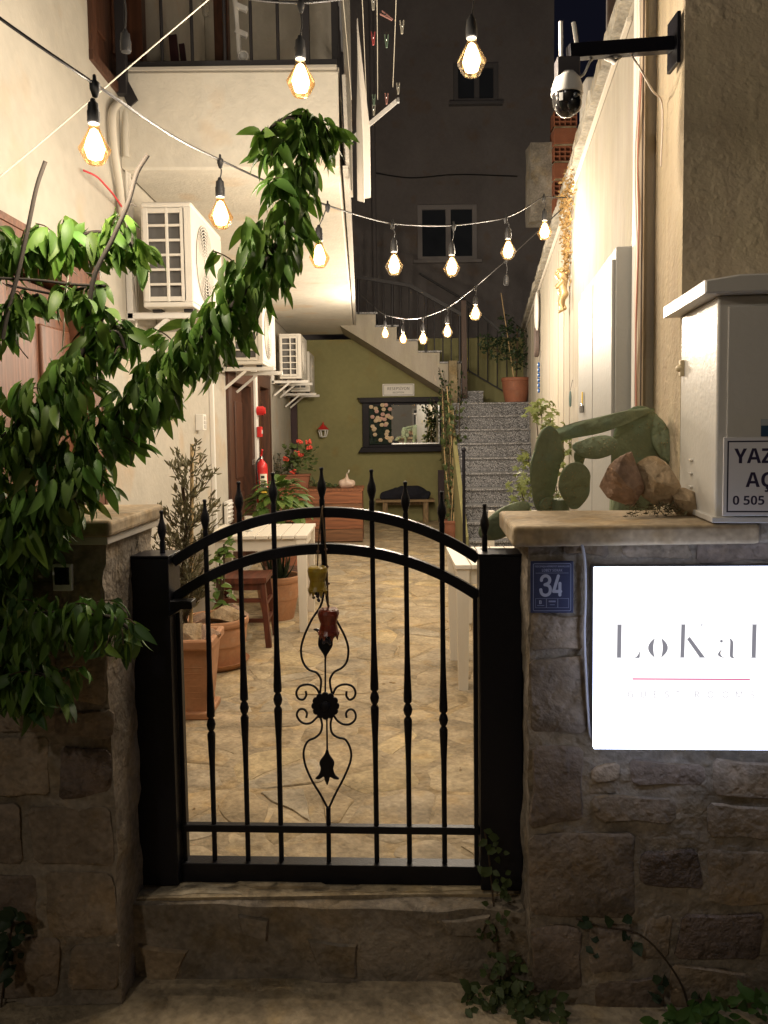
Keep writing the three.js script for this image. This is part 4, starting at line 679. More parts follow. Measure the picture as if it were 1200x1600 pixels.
{ // fire point between the two dark doors
  const t = onLeft(399, 700, 0.02).z;
  solo('fire_trunking', box(0.05, 1.95, 0.12, LX + 0.026, 1.32, t, 0.004), M.whitePlastic, 'white trunking between the two dark doors', 'trunking');
  const p = onLeft(401, 641, 0.09); const a = thing('fire_siren', 'round red fire siren on the white trunking', 'siren'); part(a, 'body', [cyl(0.048, 0.048, 0.07, 18).rotateZ(Math.PI / 2).translate(LX + 0.085, p.y, t + 0.02)], M.red); part(a, 'cap', cyl(0.036, 0.036, 0.02, 18).rotateZ(Math.PI / 2).translate(LX + 0.128, p.y, t + 0.02), M.red);
  const q = onLeft(400, 675, 0.07); const b = thing('fire_call_point', 'square red fire call point under the siren', 'alarm'); part(b, 'box', box(0.045, 0.11, 0.11, LX + 0.075, q.y, t + 0.02, 0.006), M.red); part(b, 'window', box(0.006, 0.04, 0.05, LX + 0.099, q.y, t + 0.02), mat([0.7, 0.68, 0.66], 0.3));
  const e = at(410, 780, 8.3), x = thing('fire_extinguisher', 'red fire extinguisher with a printed label standing by the door', 'extinguisher'), ey = at(410, 782, 8.3).y;
  part(x, 'cylinder', lathe([[0.0005, 0], [0.055, 0], [0.062, 0.012], [0.062, 0.36], [0.055, 0.40], [0.03, 0.43], [0.018, 0.44], [0.018, 0.46], [0.0005, 0.46]], 22).translate(e.x, ey - 0.02, e.z), M.red);
  part(x, 'valve', [cyl(0.02, 0.016, 0.03, 12, e.x, ey + 0.45, e.z)], M.chrome); part(x, 'lever', [bar(V(e.x, ey + 0.47, e.z), V(e.x + 0.02, ey + 0.53, e.z + 0.06), 0.018), bar(V(e.x, ey + 0.47, e.z), V(e.x + 0.01, ey + 0.47, e.z + 0.08), 0.016)], M.red);
  part(x, 'hose', tube([V(e.x, ey + 0.46, e.z + 0.02), V(e.x - 0.04, ey + 0.40, e.z + 0.06), V(e.x - 0.03, ey + 0.2, e.z + 0.07), V(e.x - 0.03, ey + 0.02, e.z + 0.065)], 0.009, 20, 7), M.rubber);
  const lt = canvasTex(128, 256, (c) => { c.fillStyle = '#e8e2cf'; c.fillRect(0, 0, 128, 256); c.fillStyle = '#1c1a18'; c.fillRect(14, 20, 60, 30); c.fillRect(10, 80, 100, 14); c.fillRect(10, 108, 90, 10); c.fillRect(10, 132, 96, 10); c.fillStyle = '#d8b23c'; c.fillRect(10, 168, 108, 60); });
  const lg = new THREE.CylinderGeometry(0.0632, 0.0632, 0.24, 14, 1, true, -0.15, 1.3).translate(e.x, ey + 0.16, e.z); part(x, 'label', norm(lg), mat([1, 1, 1], 0.5, { map: lt }));
  solo('extinguisher_hook', box(0.03, 0.06, 0.05, LX + 0.03, ey + 0.40, e.z, 0.004), M.chrome, 'metal hook holding the extinguisher', 'hook').position.set(0, 0, 0);
}
// ================================================================ on the balcony and in the air above the passage
{
  const D = 4.9;
  const p = thing('leaning_plank', 'dark red plank leaning behind the balcony bars', 'plank'); part(p, 'board', [bar(at(278, 150, D), at(270, 56, D + 0.2), 0.05, 0.02)], mat([0.055, 0.016, 0.02], 0.6)); part(p, 'back_board', [bar(at(293, 150, D), at(284, 70, D + 0.2), 0.035, 0.02)], mat([0.045, 0.014, 0.018], 0.6));
  solo('balcony_post', bar(at(350, 160, D + 0.3), at(344, -60, D + 0.3), 0.085), M.darkWood, 'brown wooden post standing on the balcony', 'post');
  const r = thing('drying_rack', 'folded white drying rack behind the balcony bars', 'rack'); part(r, 'leg', bar(at(378, 150, D), at(366, -30, D), 0.022), M.whitePlastic); part(r, 'leg', bar(at(384, 150, D + 0.1), at(362, -30, D + 0.1), 0.02), M.whitePlastic); for (const y of [8, 48, 110]) part(r, 'crossbar', bar(at(368, y, D), at(386, y + 8, D), 0.03), M.whitePlastic);
  const l = at(380, 88, D - 0.05), w = thing('bulkhead_lamp', 'unlit round glass lamp on the balcony', 'lamp'); part(w, 'ring', norm(new THREE.TorusGeometry(0.028, 0.006, 8, 24).translate(l.x, l.y, l.z)), M.whitePlastic); part(w, 'glass', norm(new THREE.SphereGeometry(0.026, 16, 10).scale(1, 1, 0.6).translate(l.x, l.y, l.z)), mat([0.7, 0.7, 0.68], 0.1, { clearcoat: 0.6 }));
  const l2 = at(321, 12, D), w2 = thing('wall_lantern', 'clear glass lantern hanging above the balcony bars', 'lantern'); part(w2, 'glass', lathe([[0.0005, -0.05], [0.018, -0.045], [0.024, 0.0], [0.02, 0.05], [0.008, 0.07]], 14).translate(l2.x, l2.y, l2.z), mat([0.75, 0.72, 0.65], 0.08, { transmission: 0.8, thickness: 0 })); part(w2, 'cap', cyl(0.012, 0.012, 0.03, 10, l2.x, l2.y + 0.08, l2.z), M.darkIron);
  // laundry lines running back over the passage, with pegs and a towel
  const Y = 3.98, lines = [[557, 3.2, 5.8], [583, 3.2, 5.85], [603, 3.2, 5.8], [629, 3.2, 5.6]].map(([px, d0, d1]) => { const x = (px - 600) / F * 5 - 0.02; return [x, d0, d1]; });
  const cl = thing('clothes_line', 'thin clothes lines strung beside the balcony', 'clothes line'); lines.forEach(([x, d0, d1]) => part(cl, 'line', tube([V(x, Y + 0.05, -d0), V(x + 0.005, Y, -(d0 + d1) / 2), V(x, Y - 0.02, -d1)], 0.0022, 24, 5), M.cord));
  const e0 = at(572, 198, 5.85), e1 = at(621, 157, 5.65); const eb = thing('line_bracket', 'white aluminium bracket ending the clothes lines', 'bracket'); part(eb, 'bar', bar(V(e0.x - 0.25, e0.y - 0.2, e0.z), e1, 0.03, 0.02), mat([0.72, 0.71, 0.69], 0.4)); part(eb, 'end_cap', box(0.02, 0.03, 0.035, e1.x + 0.004, e1.y, e1.z), mat([0.3, 0.3, 0.3], 0.5));
  const pegCols = [[0.55, 0.10, 0.10], [0.16, 0.24, 0.17], [0.42, 0.40, 0.34], [0.40, 0.20, 0.18]].map((c) => mat(c, 0.6));
  const peg = (px, py, d, m, tilt, label) => { const q = at(px, py, d), o = thing('clothes_peg', label, 'peg', 'pegs on the clothes lines'); o.position.copy(q); part(o, 'jaw', box(0.008, 0.075, 0.010, -0.006, 0, 0).rotateZ(0.10), m); part(o, 'jaw', box(0.008, 0.075, 0.010, 0.006, 0, 0).rotateZ(-0.10), m); part(o, 'spring', cyl(0.005, 0.005, 0.016, 8).rotateX(Math.PI / 2).translate(0, 0.008, 0), M.chrome); o.rotation.z = tilt; };
  peg(583, 4, 4.35, pegCols[2], 0, 'pale clothes peg at the top of a line'); peg(583, 60, 4.75, pegCols[0], 0, 'red clothes peg clipped upright on a line'); peg(604, 25, 4.5, pegCols[3], 1.0, 'pink clothes peg clipped askew on a line'); peg(604, 64, 4.8, pegCols[1], 0, 'green clothes peg on the line beside the red one'); peg(628, 42, 4.6, pegCols[2], 0, 'pale clothes peg on the outermost line'); peg(584, 156, 5.6, pegCols[1], 0, 'green clothes peg above the white bracket'); peg(604, 154, 5.55, pegCols[3], 0, 'pink clothes peg touching the white bracket'); peg(622, 138, 5.45, pegCols[2], 0, 'pale clothes peg at the tip of the white bracket'); peg(584, 172, 5.7, pegCols[2], 0, 'pale clothes peg under the green one');
  // towel: a folded sheet with thickness hanging along the line
  const n = 26, m = 40, top = at(558, 42, 4.5), bot = at(562, 325, 4.5), H = top.y - bot.y, pos = [], idx = [], half = 0.0022;
  for (const side of [1, -1]) for (let j = 0; j <= m; j++) for (let i = 0; i <= n; i++) { const u = i / n, v = j / m, wd = 0.10 + 0.34 * Math.sin(Math.min(1, v * 1.7) * 1.57) * (1 - 0.5 * Math.pow(v, 5)); pos.push(top.x + 0.004 + 0.026 * Math.sin(u * 9 + v * 2) * Math.min(1, v * 2) + side * half + 0.012 * v + 0.045 * (u - 0.3) * Math.min(1, v * 2), top.y - H * v * (1 - 0.12 * u * v), -4.42 - (u - 0.1) * wd); }
  const S = (n + 1) * (m + 1); for (let s = 0; s < 2; s++) for (let j = 0; j < m; j++) for (let i = 0; i < n; i++) { const a = s * S + j * (n + 1) + i, b = a + 1, c = a + n + 1, d = c + 1; s ? idx.push(a, b, c, b, d, c) : idx.push(a, c, b, b, c, d); }
  for (let j = 0; j < m; j++) for (const i of [0, n]) { const a = j * (n + 1) + i, b = a + n + 1; idx.push(a, a + S, b, b, a + S, b + S); } for (let i = 0; i < n; i++) for (const j of [0, m]) { const a = j * (n + 1) + i; idx.push(a, a + 1, a + S, a + 1, a + 1 + S, a + S); }
  const tg = new THREE.BufferGeometry(); tg.setAttribute('position', new THREE.Float32BufferAttribute(pos, 3)); tg.setIndex(idx); tg.computeVertexNormals(); solo('hanging_towel', uvBox(tg), M.cloth, 'long white towel hanging from the clothes line by the balcony', 'towel');
  solo('white_rope', tube([at(-40, 309, 2.2), at(60, 226, 2.3), at(200, 106, 2.5), at(360, -30, 2.7)], 0.0022, 40, 5), M.cord, 'thin white rope crossing above the vine', 'rope');
  solo('plant_string', tube([at(110, 400, 2.15), at(104, 460, 2.15), at(97, 550, 2.15)], 0.0018, 20, 5), M.cord, 'thin pale string hanging among the vine twigs', 'string');
}
// ================================================================ security camera on its arm
{
  const c = thing('security_camera', 'white dome security camera with two antennas on a black arm', 'security camera'), D = 2.62;
  const a = at(1049, 70, D), b = at(888, 82, D - 0.03);
  part(c, 'wall_plate', box(0.012, 0.155, 0.09, a.x + 0.008, a.y + 0.005, a.z, 0.002), M.iron);
  part(c, 'arm', bar(a, b, 0.042, 0.042), M.iron);
  const h = at(884, 108, D - 0.03); part(c, 'mount_plate', box(0.072, 0.062, 0.05, h.x + 0.004, h.y, h.z, 0.006), mat([0.05, 0.045, 0.05], 0.6));
  const d = at(886, 152, D - 0.03);
  part(c, 'housing', lathe([[0.0005, 0.075], [0.028, 0.072], [0.040, 0.055], [0.048, 0.03], [0.0495, 0.008], [0.047, 0.006], [0.0005, 0.006]], 28).translate(d.x, d.y, d.z), M.whitePlastic);
  const head = part(c, 'camera_head', lathe([[0.046, 0.006], [0.047, -0.004], [0.044, -0.025], [0.034, -0.045], [0.018, -0.058], [0.0005, -0.062]], 28).translate(d.x, d.y, d.z), M.blackPlastic);
  part(head, 'lens_shell', norm(new THREE.SphereGeometry(0.034, 20, 14).scale(0.8, 1, 0.8).translate(d.x + 0.014, d.y - 0.026, d.z + 0.022)), M.blackPlastic); part(head, 'lens', norm(new THREE.SphereGeometry(0.008, 12, 8).translate(d.x + 0.016, d.y - 0.012, d.z + 0.048)), M.glassDark); part(head, 'label', box(0.012, 0.024, 0.004, 0, 0, 0, 0.001).rotateY(-0.5).translate(d.x - 0.026, d.y - 0.012, d.z + 0.037), mat([0.6, 0.6, 0.58], 0.5));
  const ant = (x0, y0, x1, y1) => part(c, 'antenna', tube([at(x0, y0, D - 0.02), at((x0 + x1) / 2, (y0 + y1) / 2, D - 0.02), at(x1, y1, D - 0.02)], 0.0066, 8, 10), M.whitePlastic);
  ant(877, 122, 876, 34); ant(901, 68, 896, 35);
  part(c, 'lead', tube([at(897, 125, D - 0.01), at(912, 116, D - 0.01), at(922, 96, D - 0.01), at(934, 86, D), at(956, 96, D), at(972, 88, D)], 0.0042, 30, 6), M.whitePlastic); part(c, 'plug', rod(at(945, 86, D), at(962, 98, D), 0.010, 0.008, 10), M.whitePlastic);
  part(c, 'lead', tube([at(985, 84, D), at(1002, 110, D), at(1020, 142, D + 0.08), at(1034, 160, D + 0.16), at(1033, 260, D + 0.17)], 0.0032, 30, 6), mat([0.6, 0.52, 0.45], 0.6));
}
// ================================================================ on the passage wall
{
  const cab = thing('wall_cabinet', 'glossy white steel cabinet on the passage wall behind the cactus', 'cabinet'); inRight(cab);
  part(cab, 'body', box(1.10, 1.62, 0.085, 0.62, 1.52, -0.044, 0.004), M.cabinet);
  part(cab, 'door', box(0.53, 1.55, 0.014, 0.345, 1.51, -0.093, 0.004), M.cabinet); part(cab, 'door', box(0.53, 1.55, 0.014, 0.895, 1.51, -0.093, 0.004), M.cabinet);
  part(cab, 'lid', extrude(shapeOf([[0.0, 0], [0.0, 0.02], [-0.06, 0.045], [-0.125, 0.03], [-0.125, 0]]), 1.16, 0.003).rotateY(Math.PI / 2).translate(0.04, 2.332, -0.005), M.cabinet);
  const k = thing('padlock', 'brass padlock with a yellow tag on the white cabinet', 'padlock'); inRight(k); part(k, 'tag', box(0.03, 0.06, 0.004, 0.93, 1.79, -0.108), mat([0.65, 0.45, 0.04], 0.5)); part(k, 'body', box(0.035, 0.035, 0.018, 0.93, 1.735, -0.112, 0.004), mat([0.35, 0.34, 0.33], 0.35, { metalness: 0.8 })); part(k, 'shackle', norm(new THREE.TorusGeometry(0.014, 0.004, 6, 16, Math.PI).translate(0.93, 1.752, -0.112)), M.chrome); part(k, 'hasp', box(0.07, 0.024, 0.008, 0.965, 1.742, -0.104), mat([0.5, 0.48, 0.45], 0.4, { metalness: 0.7 }));
  // cherub: one body modelled as a continuous figure
  const p = onRight(881, 455, -0.05), g = sdfGeo([[0, 0.10, 0.02, 0, 0.115, 0.03, 0.034, 0.036], [0, 0.07, 0, 0, 0.03, 0.01, 0.026, 0.030], [0, 0.0, 0.01, 0, -0.02, 0.0, 0.032, 0.032], [-0.022, 0.065, 0.0, -0.03, 0.03, 0.035, 0.014, 0.012], [-0.03, 0.03, 0.035, 0.0, 0.05, 0.05, 0.012, 0.010], [0.022, 0.065, 0.0, 0.034, 0.03, 0.03, 0.014, 0.012], [0.034, 0.03, 0.03, 0.008, 0.04, 0.05, 0.012, 0.010], [-0.016, -0.03, 0.01, -0.022, -0.065, 0.03, 0.021, 0.017], [-0.022, -0.065, 0.03, -0.018, -0.11, 0.005, 0.016, 0.011], [-0.018, -0.112, 0.005, -0.02, -0.122, 0.03, 0.011, 0.009], [0.016, -0.03, 0.0, 0.022, -0.075, 0.015, 0.021, 0.016], [0.022, -0.075, 0.015, 0.026, -0.125, -0.005, 0.015, 0.010], [0.026, -0.127, -0.005, 0.026, -0.138, 0.02, 0.010, 0.009]], 0.17, 56, 0.06);
  const ch = thing('cherub_figure', 'gilded winged cherub ornament hanging on the passage wall', 'ornament'); inRight(ch); const turn = (q) => q.rotateY(Math.PI - 0.7).translate(p.x, p.y, p.z);
  part(ch, 'body', turn(g), M.gold); const curls = []; for (let i = 0; i < 26; i++) { const a = rr(0, 6.28), e = rr(0.1, 1.5); curls.push(ball(0.010, Math.cos(a) * Math.cos(e) * 0.036, 0.115 + Math.sin(e) * 0.036, 0.02 + Math.sin(a) * Math.cos(e) * 0.036, 6, 5)); } part(ch, 'hair', turn(merge(curls)), M.gold);
  for (const s of [-1, 1]) { const f = []; for (let i = 0; i < 5; i++) f.push(norm(new THREE.SphereGeometry(0.012, 8, 6).scale(0.5, 3.2 - i * 0.4, 0.35)).rotateZ(s * (-0.5 - i * 0.22)).translate(s * (0.03 + i * 0.008), 0.06 + i * 0.004, -0.03)); part(ch, 'wing', turn(merge(f)), M.gold); }
  part(ch, 'wire', tube([V(p.x, p.y + 0.12, p.z + 0.03), V(p.x, p.y + 0.19, p.z + 0.045), V(p.x + 0.03, p.y + 0.20, 0)], 0.002, 12, 5), M.darkIron);
  const q = onRight(891, 622, -0.02); const h = thing('hanging_charm', 'thin dark charm hanging on the passage wall below the cherub', 'charm'); inRight(h); part(h, 'bead', lathe([[0.0005, -0.06], [0.008, -0.05], [0.010, 0.0], [0.007, 0.04], [0.0005, 0.05]], 10).translate(q.x, q.y, q.z), mat([0.10, 0.15, 0.14], 0.3)); part(h, 'thread', rod(V(q.x, q.y + 0.05, q.z), V(q.x, q.y + 0.12, -0.005), 0.0015), M.darkIron);
  const e = onRight(842, 590, -0.03); const b = thing('evil_eye_charm', 'string of blue glass eye beads on the passage wall', 'charm'); inRight(b); for (let i = 0; i < 6; i++) { const y = e.y + 0.13 - i * 0.052; part(b, 'bead', norm(new THREE.SphereGeometry(0.026, 12, 8).scale(0.9, 1, 0.5).translate(e.x + (i % 2 ? 0.006 : -0.006), y, e.z)), M.blueGlaze); part(b, 'bead_centre', norm(new THREE.SphereGeometry(0.012, 10, 8).scale(1, 1, 0.4).translate(e.x, y, e.z - 0.013)), mat([0.7, 0.75, 0.78], 0.3)); } part(b, 'thread', rod(V(e.x, e.y + 0.15, e.z), V(e.x, e.y + 0.27, -0.005), 0.0016), M.darkIron);
  const f = onRight(837, 535, -0.04); solo('wall_shell', extrude((() => { const s = new THREE.Shape(); s.absarc(0, 0, 0.16, -1.4, 1.4, false); return s; })(), 0.05, 0.01).rotateZ(Math.PI).translate(f.x, f.y, -0.06), mat([0.13, 0.10, 0.09], 0.7), 'dark half round plaque on the passage wall', 'plaque'); inRight(scene.children[scene.children.length - 1]);
  const w = onRight(836, 488, -0.05); inRight(solo('white_plaque', norm(new THREE.SphereGeometry(0.2, 18, 12).scale(0.7, 1.1, 0.14).translate(w.x, w.y, -0.03)), M.whitePlastic, 'white oval plaque high on the passage wall', 'plaque'));
  // dry ragwort rooted on the coping
  const dr = thing('dry_weed', 'dry brown weed hanging from the coping of the passage wall', 'weed'); inRight(dr); const ms = [], mm = new THREE.Matrix4(), qq = new THREE.Quaternion(); for (let i = 0; i < 620; i++) { const t = Math.pow(rnd(), 1.3), s = 2.42 + (rr(-1, 1) + rr(-1, 1)) * 0.24 * (1 - t * 0.75) + t * 0.16, y = 3.27 - t * 0.60 + rr(-0.10, 0.06) * (1 - t); qq.setFromEuler(new THREE.Euler(rr(-3, 3), rr(-3, 3), rr(-3, 3))); ms.push(mm.clone().compose(V(s, y, -0.02 - rr(0, 0.05) * (1 - t)), qq, V(1, 1, 1).multiplyScalar(rr(0.5, 1.1)))); }
  stuffPart(dr, 'dry_leaves', leafGeo(0.034, 0.014, 0.8, 0.3, 3), L.dry, ms);
}
// ================================================================ the far end: mirror, sign, bench, chest
{
  const D = 12.06, m = thing('wall_mirror', 'wide mirror in a black moulded frame on the green wall', 'mirror'), a = at(566, 627, D), b = at(694, 700, D), cx = (a.x + b.x) / 2, cy = (a.y + b.y) / 2, w = b.x - a.x, h = a.y - b.y;
  part(m, 'back', box(w, h, 0.03, cx, cy, -D + 0.012), M.blackFrame);
  part(m, 'frame_side', box(0.10, h, 0.06, a.x + 0.05, cy, -D + 0.028), M.blackFrame); part(m, 'frame_side', box(0.06, h, 0.06, b.x - 0.03, cy, -D + 0.028), M.blackFrame);
  const cor = (y, up) => extrude(shapeOf([[-w / 2 - 0.07, up * 0.05], [w / 2 + 0.07, up * 0.05], [w / 2 + 0.02, -up * 0.03], [-w / 2 - 0.02, -up * 0.03]]), 0.11, 0.008).translate(cx, y, -D);
  part(m, 'cornice', cor(a.y + 0.0, 1), M.blackFrame); part(m, 'base_moulding', cor(b.y, -1), M.blackFrame);
  const gl = at(611, 633, D); part(m, 'glass', box(b.x - 0.07 - gl.x, h - 0.12, 0.008, (b.x - 0.07 + gl.x) / 2, cy, -D + 0.036, 0.003).rotateX(0), M.mirror);
  part(m, 'inner_trim', [box(b.x - 0.07 - gl.x, 0.022, 0.02, (b.x - 0.07 + gl.x) / 2, b.y + 0.075, -D + 0.045), box(0.016, h - 0.14, 0.02, b.x - 0.078, cy, -D + 0.045)], M.chrome);
  // artificial flowers at the side of the mirror
  const f = thing('flower_garland', 'cream and pink artificial flowers on dark greenery beside the mirror', 'flowers'); part(f, 'backing', shake(box(gl.x - a.x - 0.10, h - 0.14, 0.03, (gl.x + a.x) / 2 + 0.05, cy, -D + 0.045, 0.01), 0.004, 12), mat([0.014, 0.028, 0.022], 0.9));
  const ms = []; for (let i = 0; i < 160; i++) ms.push(new THREE.Matrix4().compose(V(rr(a.x + 0.11, gl.x), rr(b.y + 0.08, a.y - 0.06), -D + rr(0.06, 0.085)), new THREE.Quaternion().setFromEuler(new THREE.Euler(rr(-1, 1), rr(-1, 1), rr(-3, 3))), V(1, 1, 1).multiplyScalar(rr(0.5, 1)))); stuffPart(f, 'leaves', leafGeo(0.05, 0.02, 0.4), L.dark, ms);
  for (let i = 0; i < 34; i++) { const y = rr(b.y + 0.09, a.y - 0.06), x = rr(a.x + 0.12, gl.x + 0.01); const pet = []; for (let k = 0; k < 6; k++) pet.push(norm(new THREE.SphereGeometry(0.017, 7, 5).scale(1, 0.75, 0.6)).translate(Math.cos(k * 1.05) * 0.014, Math.sin(k * 1.05) * 0.014, 0)); pet.push(ball(0.014, 0, 0, 0.008, 7, 5)); part(f, 'flower', merge(pet).scale(1.15, 1.15, 1).translate(x, y, -D + 0.095), i % 4 ? M.pale : M.palePink); }
  // reception sign
  const s0 = at(597.5, 600, D), s1 = at(647.5, 618.5, D), st = canvasTex(500, 186, (c) => { c.fillStyle = '#dcd9d2'; c.fillRect(0, 0, 500, 186); c.strokeStyle = '#4c4a48'; c.lineWidth = 5; c.beginPath(); c.roundRect(16, 14, 468, 158, 12); c.stroke(); c.fillStyle = '#3c3a3a'; c.textAlign = 'center'; c.font = '64px sans-serif'; c.fillText('RESEPSİYON', 250, 94, 400); c.font = '36px sans-serif'; c.fillText('RECEPTION', 250, 146, 230); });
  const rs = thing('reception_sign', 'small white sign reading RESEPSİYON above the mirror', 'sign'); part(rs, 'plate', box(s1.x - s0.x, s0.y - s1.y, 0.012, (s0.x + s1.x) / 2, (s0.y + s1.y) / 2, -D - 0.004, 0.003), M.whitePlastic); part(rs, 'print', new THREE.PlaneGeometry(s1.x - s0.x - 0.006, s0.y - s1.y - 0.006).translate((s0.x + s1.x) / 2, (s0.y + s1.y) / 2, -D + 0.0032), mat([1, 1, 1], 0.5, { map: st }));
  // bird house with a red roof
  const bh = at(505, 672, D - 0.08), o = thing('lantern_ornament', 'small white lantern with a red roof on the green wall', 'lantern'); part(o, 'roof', [norm(new THREE.ConeGeometry(0.10, 0.09, 6).translate(bh.x, bh.y + 0.055, bh.z)), ball(0.012, bh.x, bh.y + 0.105, bh.z)], M.red); part(o, 'rim', cyl(0.075, 0.085, 0.02, 6, bh.x, bh.y + 0.005, bh.z), M.whitePlastic); for (let i = 0; i < 6; i++) { const c = i * 1.047; part(o, 'bar', rod(V(bh.x + Math.cos(c) * 0.07, bh.y, bh.z + Math.sin(c) * 0.07), V(bh.x + Math.cos(c) * 0.045, bh.y - 0.095, bh.z + Math.sin(c) * 0.045), 0.008), M.whitePlastic); } part(o, 'base', cyl(0.045, 0.05, 0.014, 6, bh.x, bh.y - 0.10, bh.z), M.whitePlastic);
  // bench with a dark bundle
  const b0 = at(587, 783, D - 0.25), b1 = at(679, 783, D - 0.25), by = b0.y, bench = thing('wooden_bench', 'low wooden bench against the green wall', 'bench');
  part(bench, 'seat', uvTurn(box(b1.x - b0.x, 0.035, 0.28, (b0.x + b1.x) / 2, by, -(D - 0.17))), M.paleWood); for (const x of [b0.x + 0.14, b1.x - 0.13]) { part(bench, 'leg', box(0.075, by - FLOOR - 0.02, 0.05, x, (by + FLOOR) / 2 - 0.012, -(D - 0.26)), M.paleWood); part(bench, 'leg', box(0.075, by - FLOOR - 0.02, 0.05, x, (by + FLOOR) / 2 - 0.012, -(D - 0.08)), M.paleWood); } part(bench, 'stretcher', box(b1.x - b0.x - 0.3, 0.04, 0.02, (b0.x + b1.x) / 2, by - 0.05, -(D - 0.17)), M.paleWood);
  const bx = (b0.x + b1.x) / 2, bag = sdfGeo([[-0.32, 0.02, 0, -0.05, 0.05, 0, 0.055, 0.10], [-0.05, 0.05, 0, 0.18, 0.06, 0.01, 0.10, 0.10], [0.18, 0.06, 0.01, 0.33, 0.03, 0, 0.10, 0.055], [-0.17, 0.05, 0, -0.13, 0.11, 0.01, 0.06, 0.03], [-0.34, -0.01, 0.03, 0.32, -0.01, 0.04, 0.035, 0.04]], 0.46, 52, 0.05); solo('black_bundle', shake(bag, 0.008, 18).translate(bx, by + 0.055, -(D - 0.17)), M.blackCloth, 'black cloth bundle lying on the wooden bench', 'bundle');
  // planked chest
  const c0 = at(437, 765, 9.85), c1 = at(566, 765, 9.85), cyTop = c0.y, ch = thing('plank_chest', 'chest of reddish wooden planks in front of the green wall', 'chest'), cw = c1.x - c0.x, ccx = (c0.x + c1.x) / 2, dz = 0.5, cz = -9.85 - dz / 2;
  part(ch, 'top_board', box(cw + 0.03, 0.03, dz + 0.03, ccx, cyTop - 0.014, cz), M.chestWood);
  const ph = (cyTop - 0.03 - FLOOR - 0.01) / 4; for (let i = 0; i < 4; i++) { const y = FLOOR + 0.012 + ph * (i + 0.5); part(ch, 'plank', uvTurn(box(cw, ph - 0.006, 0.022, ccx, y, -9.85, 0.003)), i % 2 ? M.chestWood : M.wood); part(ch, 'plank', box(0.022, ph - 0.006, dz - 0.03, c1.x - 0.012, y, cz, 0.003), M.chestWood); part(ch, 'plank', box(0.022, ph - 0.006, dz - 0.03, c0.x + 0.012, y, cz, 0.003), M.chestWood); } part(ch, 'inner_frame', box(cw - 0.06, cyTop - FLOOR - 0.05, dz - 0.06, ccx, (cyTop + FLOOR) / 2, cz), M.darkWood);
  const gb = at(542, 752, 9.95), gbag = sdfGeo([[-0.05, 0.0, 0, 0.05, 0.0, 0, 0.055, 0.05], [0, 0.02, 0, 0, 0.09, 0, 0.05, 0.012], [0, 0.09, 0, 0.0, 0.12, 0, 0.011, 0.009]], 0.2, 40, 0.08); const bagT = thing('plastic_bag', 'knotted clear plastic bag of onions on the chest', 'bag'); part(bagT, 'bag', shake(gbag, 0.006, 30).translate(gb.x, cyTop + 0.055, gb.z), mat([0.55, 0.42, 0.34], 0.4)); for (const s of [0.6]) part(bagT, 'handle', tube([V(gb.x, cyTop + 0.17, gb.z), V(gb.x + s * 0.02 + 0.01, cyTop + 0.20, gb.z), V(gb.x + s * 0.05, cyTop + 0.225, gb.z + 0.02), V(gb.x + s * 0.04, cyTop + 0.20, gb.z + 0.03), V(gb.x, cyTop + 0.18, gb.z)], 0.007, 20, 6), mat([0.66, 0.62, 0.55], 0.5));
  // dark panel and iron post at the foot of the stairs
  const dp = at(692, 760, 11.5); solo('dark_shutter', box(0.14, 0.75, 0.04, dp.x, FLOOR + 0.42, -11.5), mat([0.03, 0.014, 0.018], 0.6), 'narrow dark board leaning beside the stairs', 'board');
  const ip = at(721, 780, 8.9); const iv = thing('stair_post', 'black iron post with a ball top at the foot of the stairs', 'post'); part(iv, 'shaft', rod(V(ip.x, FLOOR, -8.62), V(ip.x, at(720, 705, 8.62).y, -8.62), 0.018, 0.018, 10), M.iron); part(iv, 'ball_top', ball(0.026, ip.x, at(720, 703, 8.62).y, -8.62), M.iron);
}
// ================================================================ tables, chairs and stools
function slatTable(x0, x1, d0, d1, h, label, slats) {      // white garden table; slats run from front to back
  const t = thing('white_table', label, 'table'), y = FLOOR + h, n = slats, w = (x1 - x0) / n;
  for (let i = 0; i < n; i++) part(t, 'slat', box(w - 0.006, 0.024, d1 - d0, x0 + w * (i + 0.5), y - 0.012, -(d0 + d1) / 2, 0.003), M.whiteWood);
  const ix = 0.01; part(t, 'apron', box(x1 - x0 - 0.1, 0.085, 0.022, (x0 + x1) / 2, y - 0.068, -(d0 + 0.045)), M.whiteWood); part(t, 'apron', box(x1 - x0 - 0.1, 0.085, 0.022, (x0 + x1) / 2, y - 0.068, -(d1 - 0.045)), M.whiteWood); part(t, 'apron', box(0.022, 0.085, d1 - d0 - 0.1, x0 + 0.045, y - 0.068, -(d0 + d1) / 2), M.whiteWood); part(t, 'apron', box(0.022, 0.085, d1 - d0 - 0.1, x1 - 0.045, y - 0.068, -(d0 + d1) / 2), M.whiteWood);
  for (const x of [x0 + ix + 0.035, x1 - ix - 0.035]) for (const d of [d0 + ix + 0.035, d1 - ix - 0.035]) { const g = norm(new THREE.CylinderGeometry(0.049, 0.035, h - 0.026, 4).rotateY(Math.PI / 4)).translate(x, FLOOR + (h - 0.026) / 2, -d); g.computeVertexNormals(); part(t, 'leg', g, M.whiteWood); }
  return t;
}
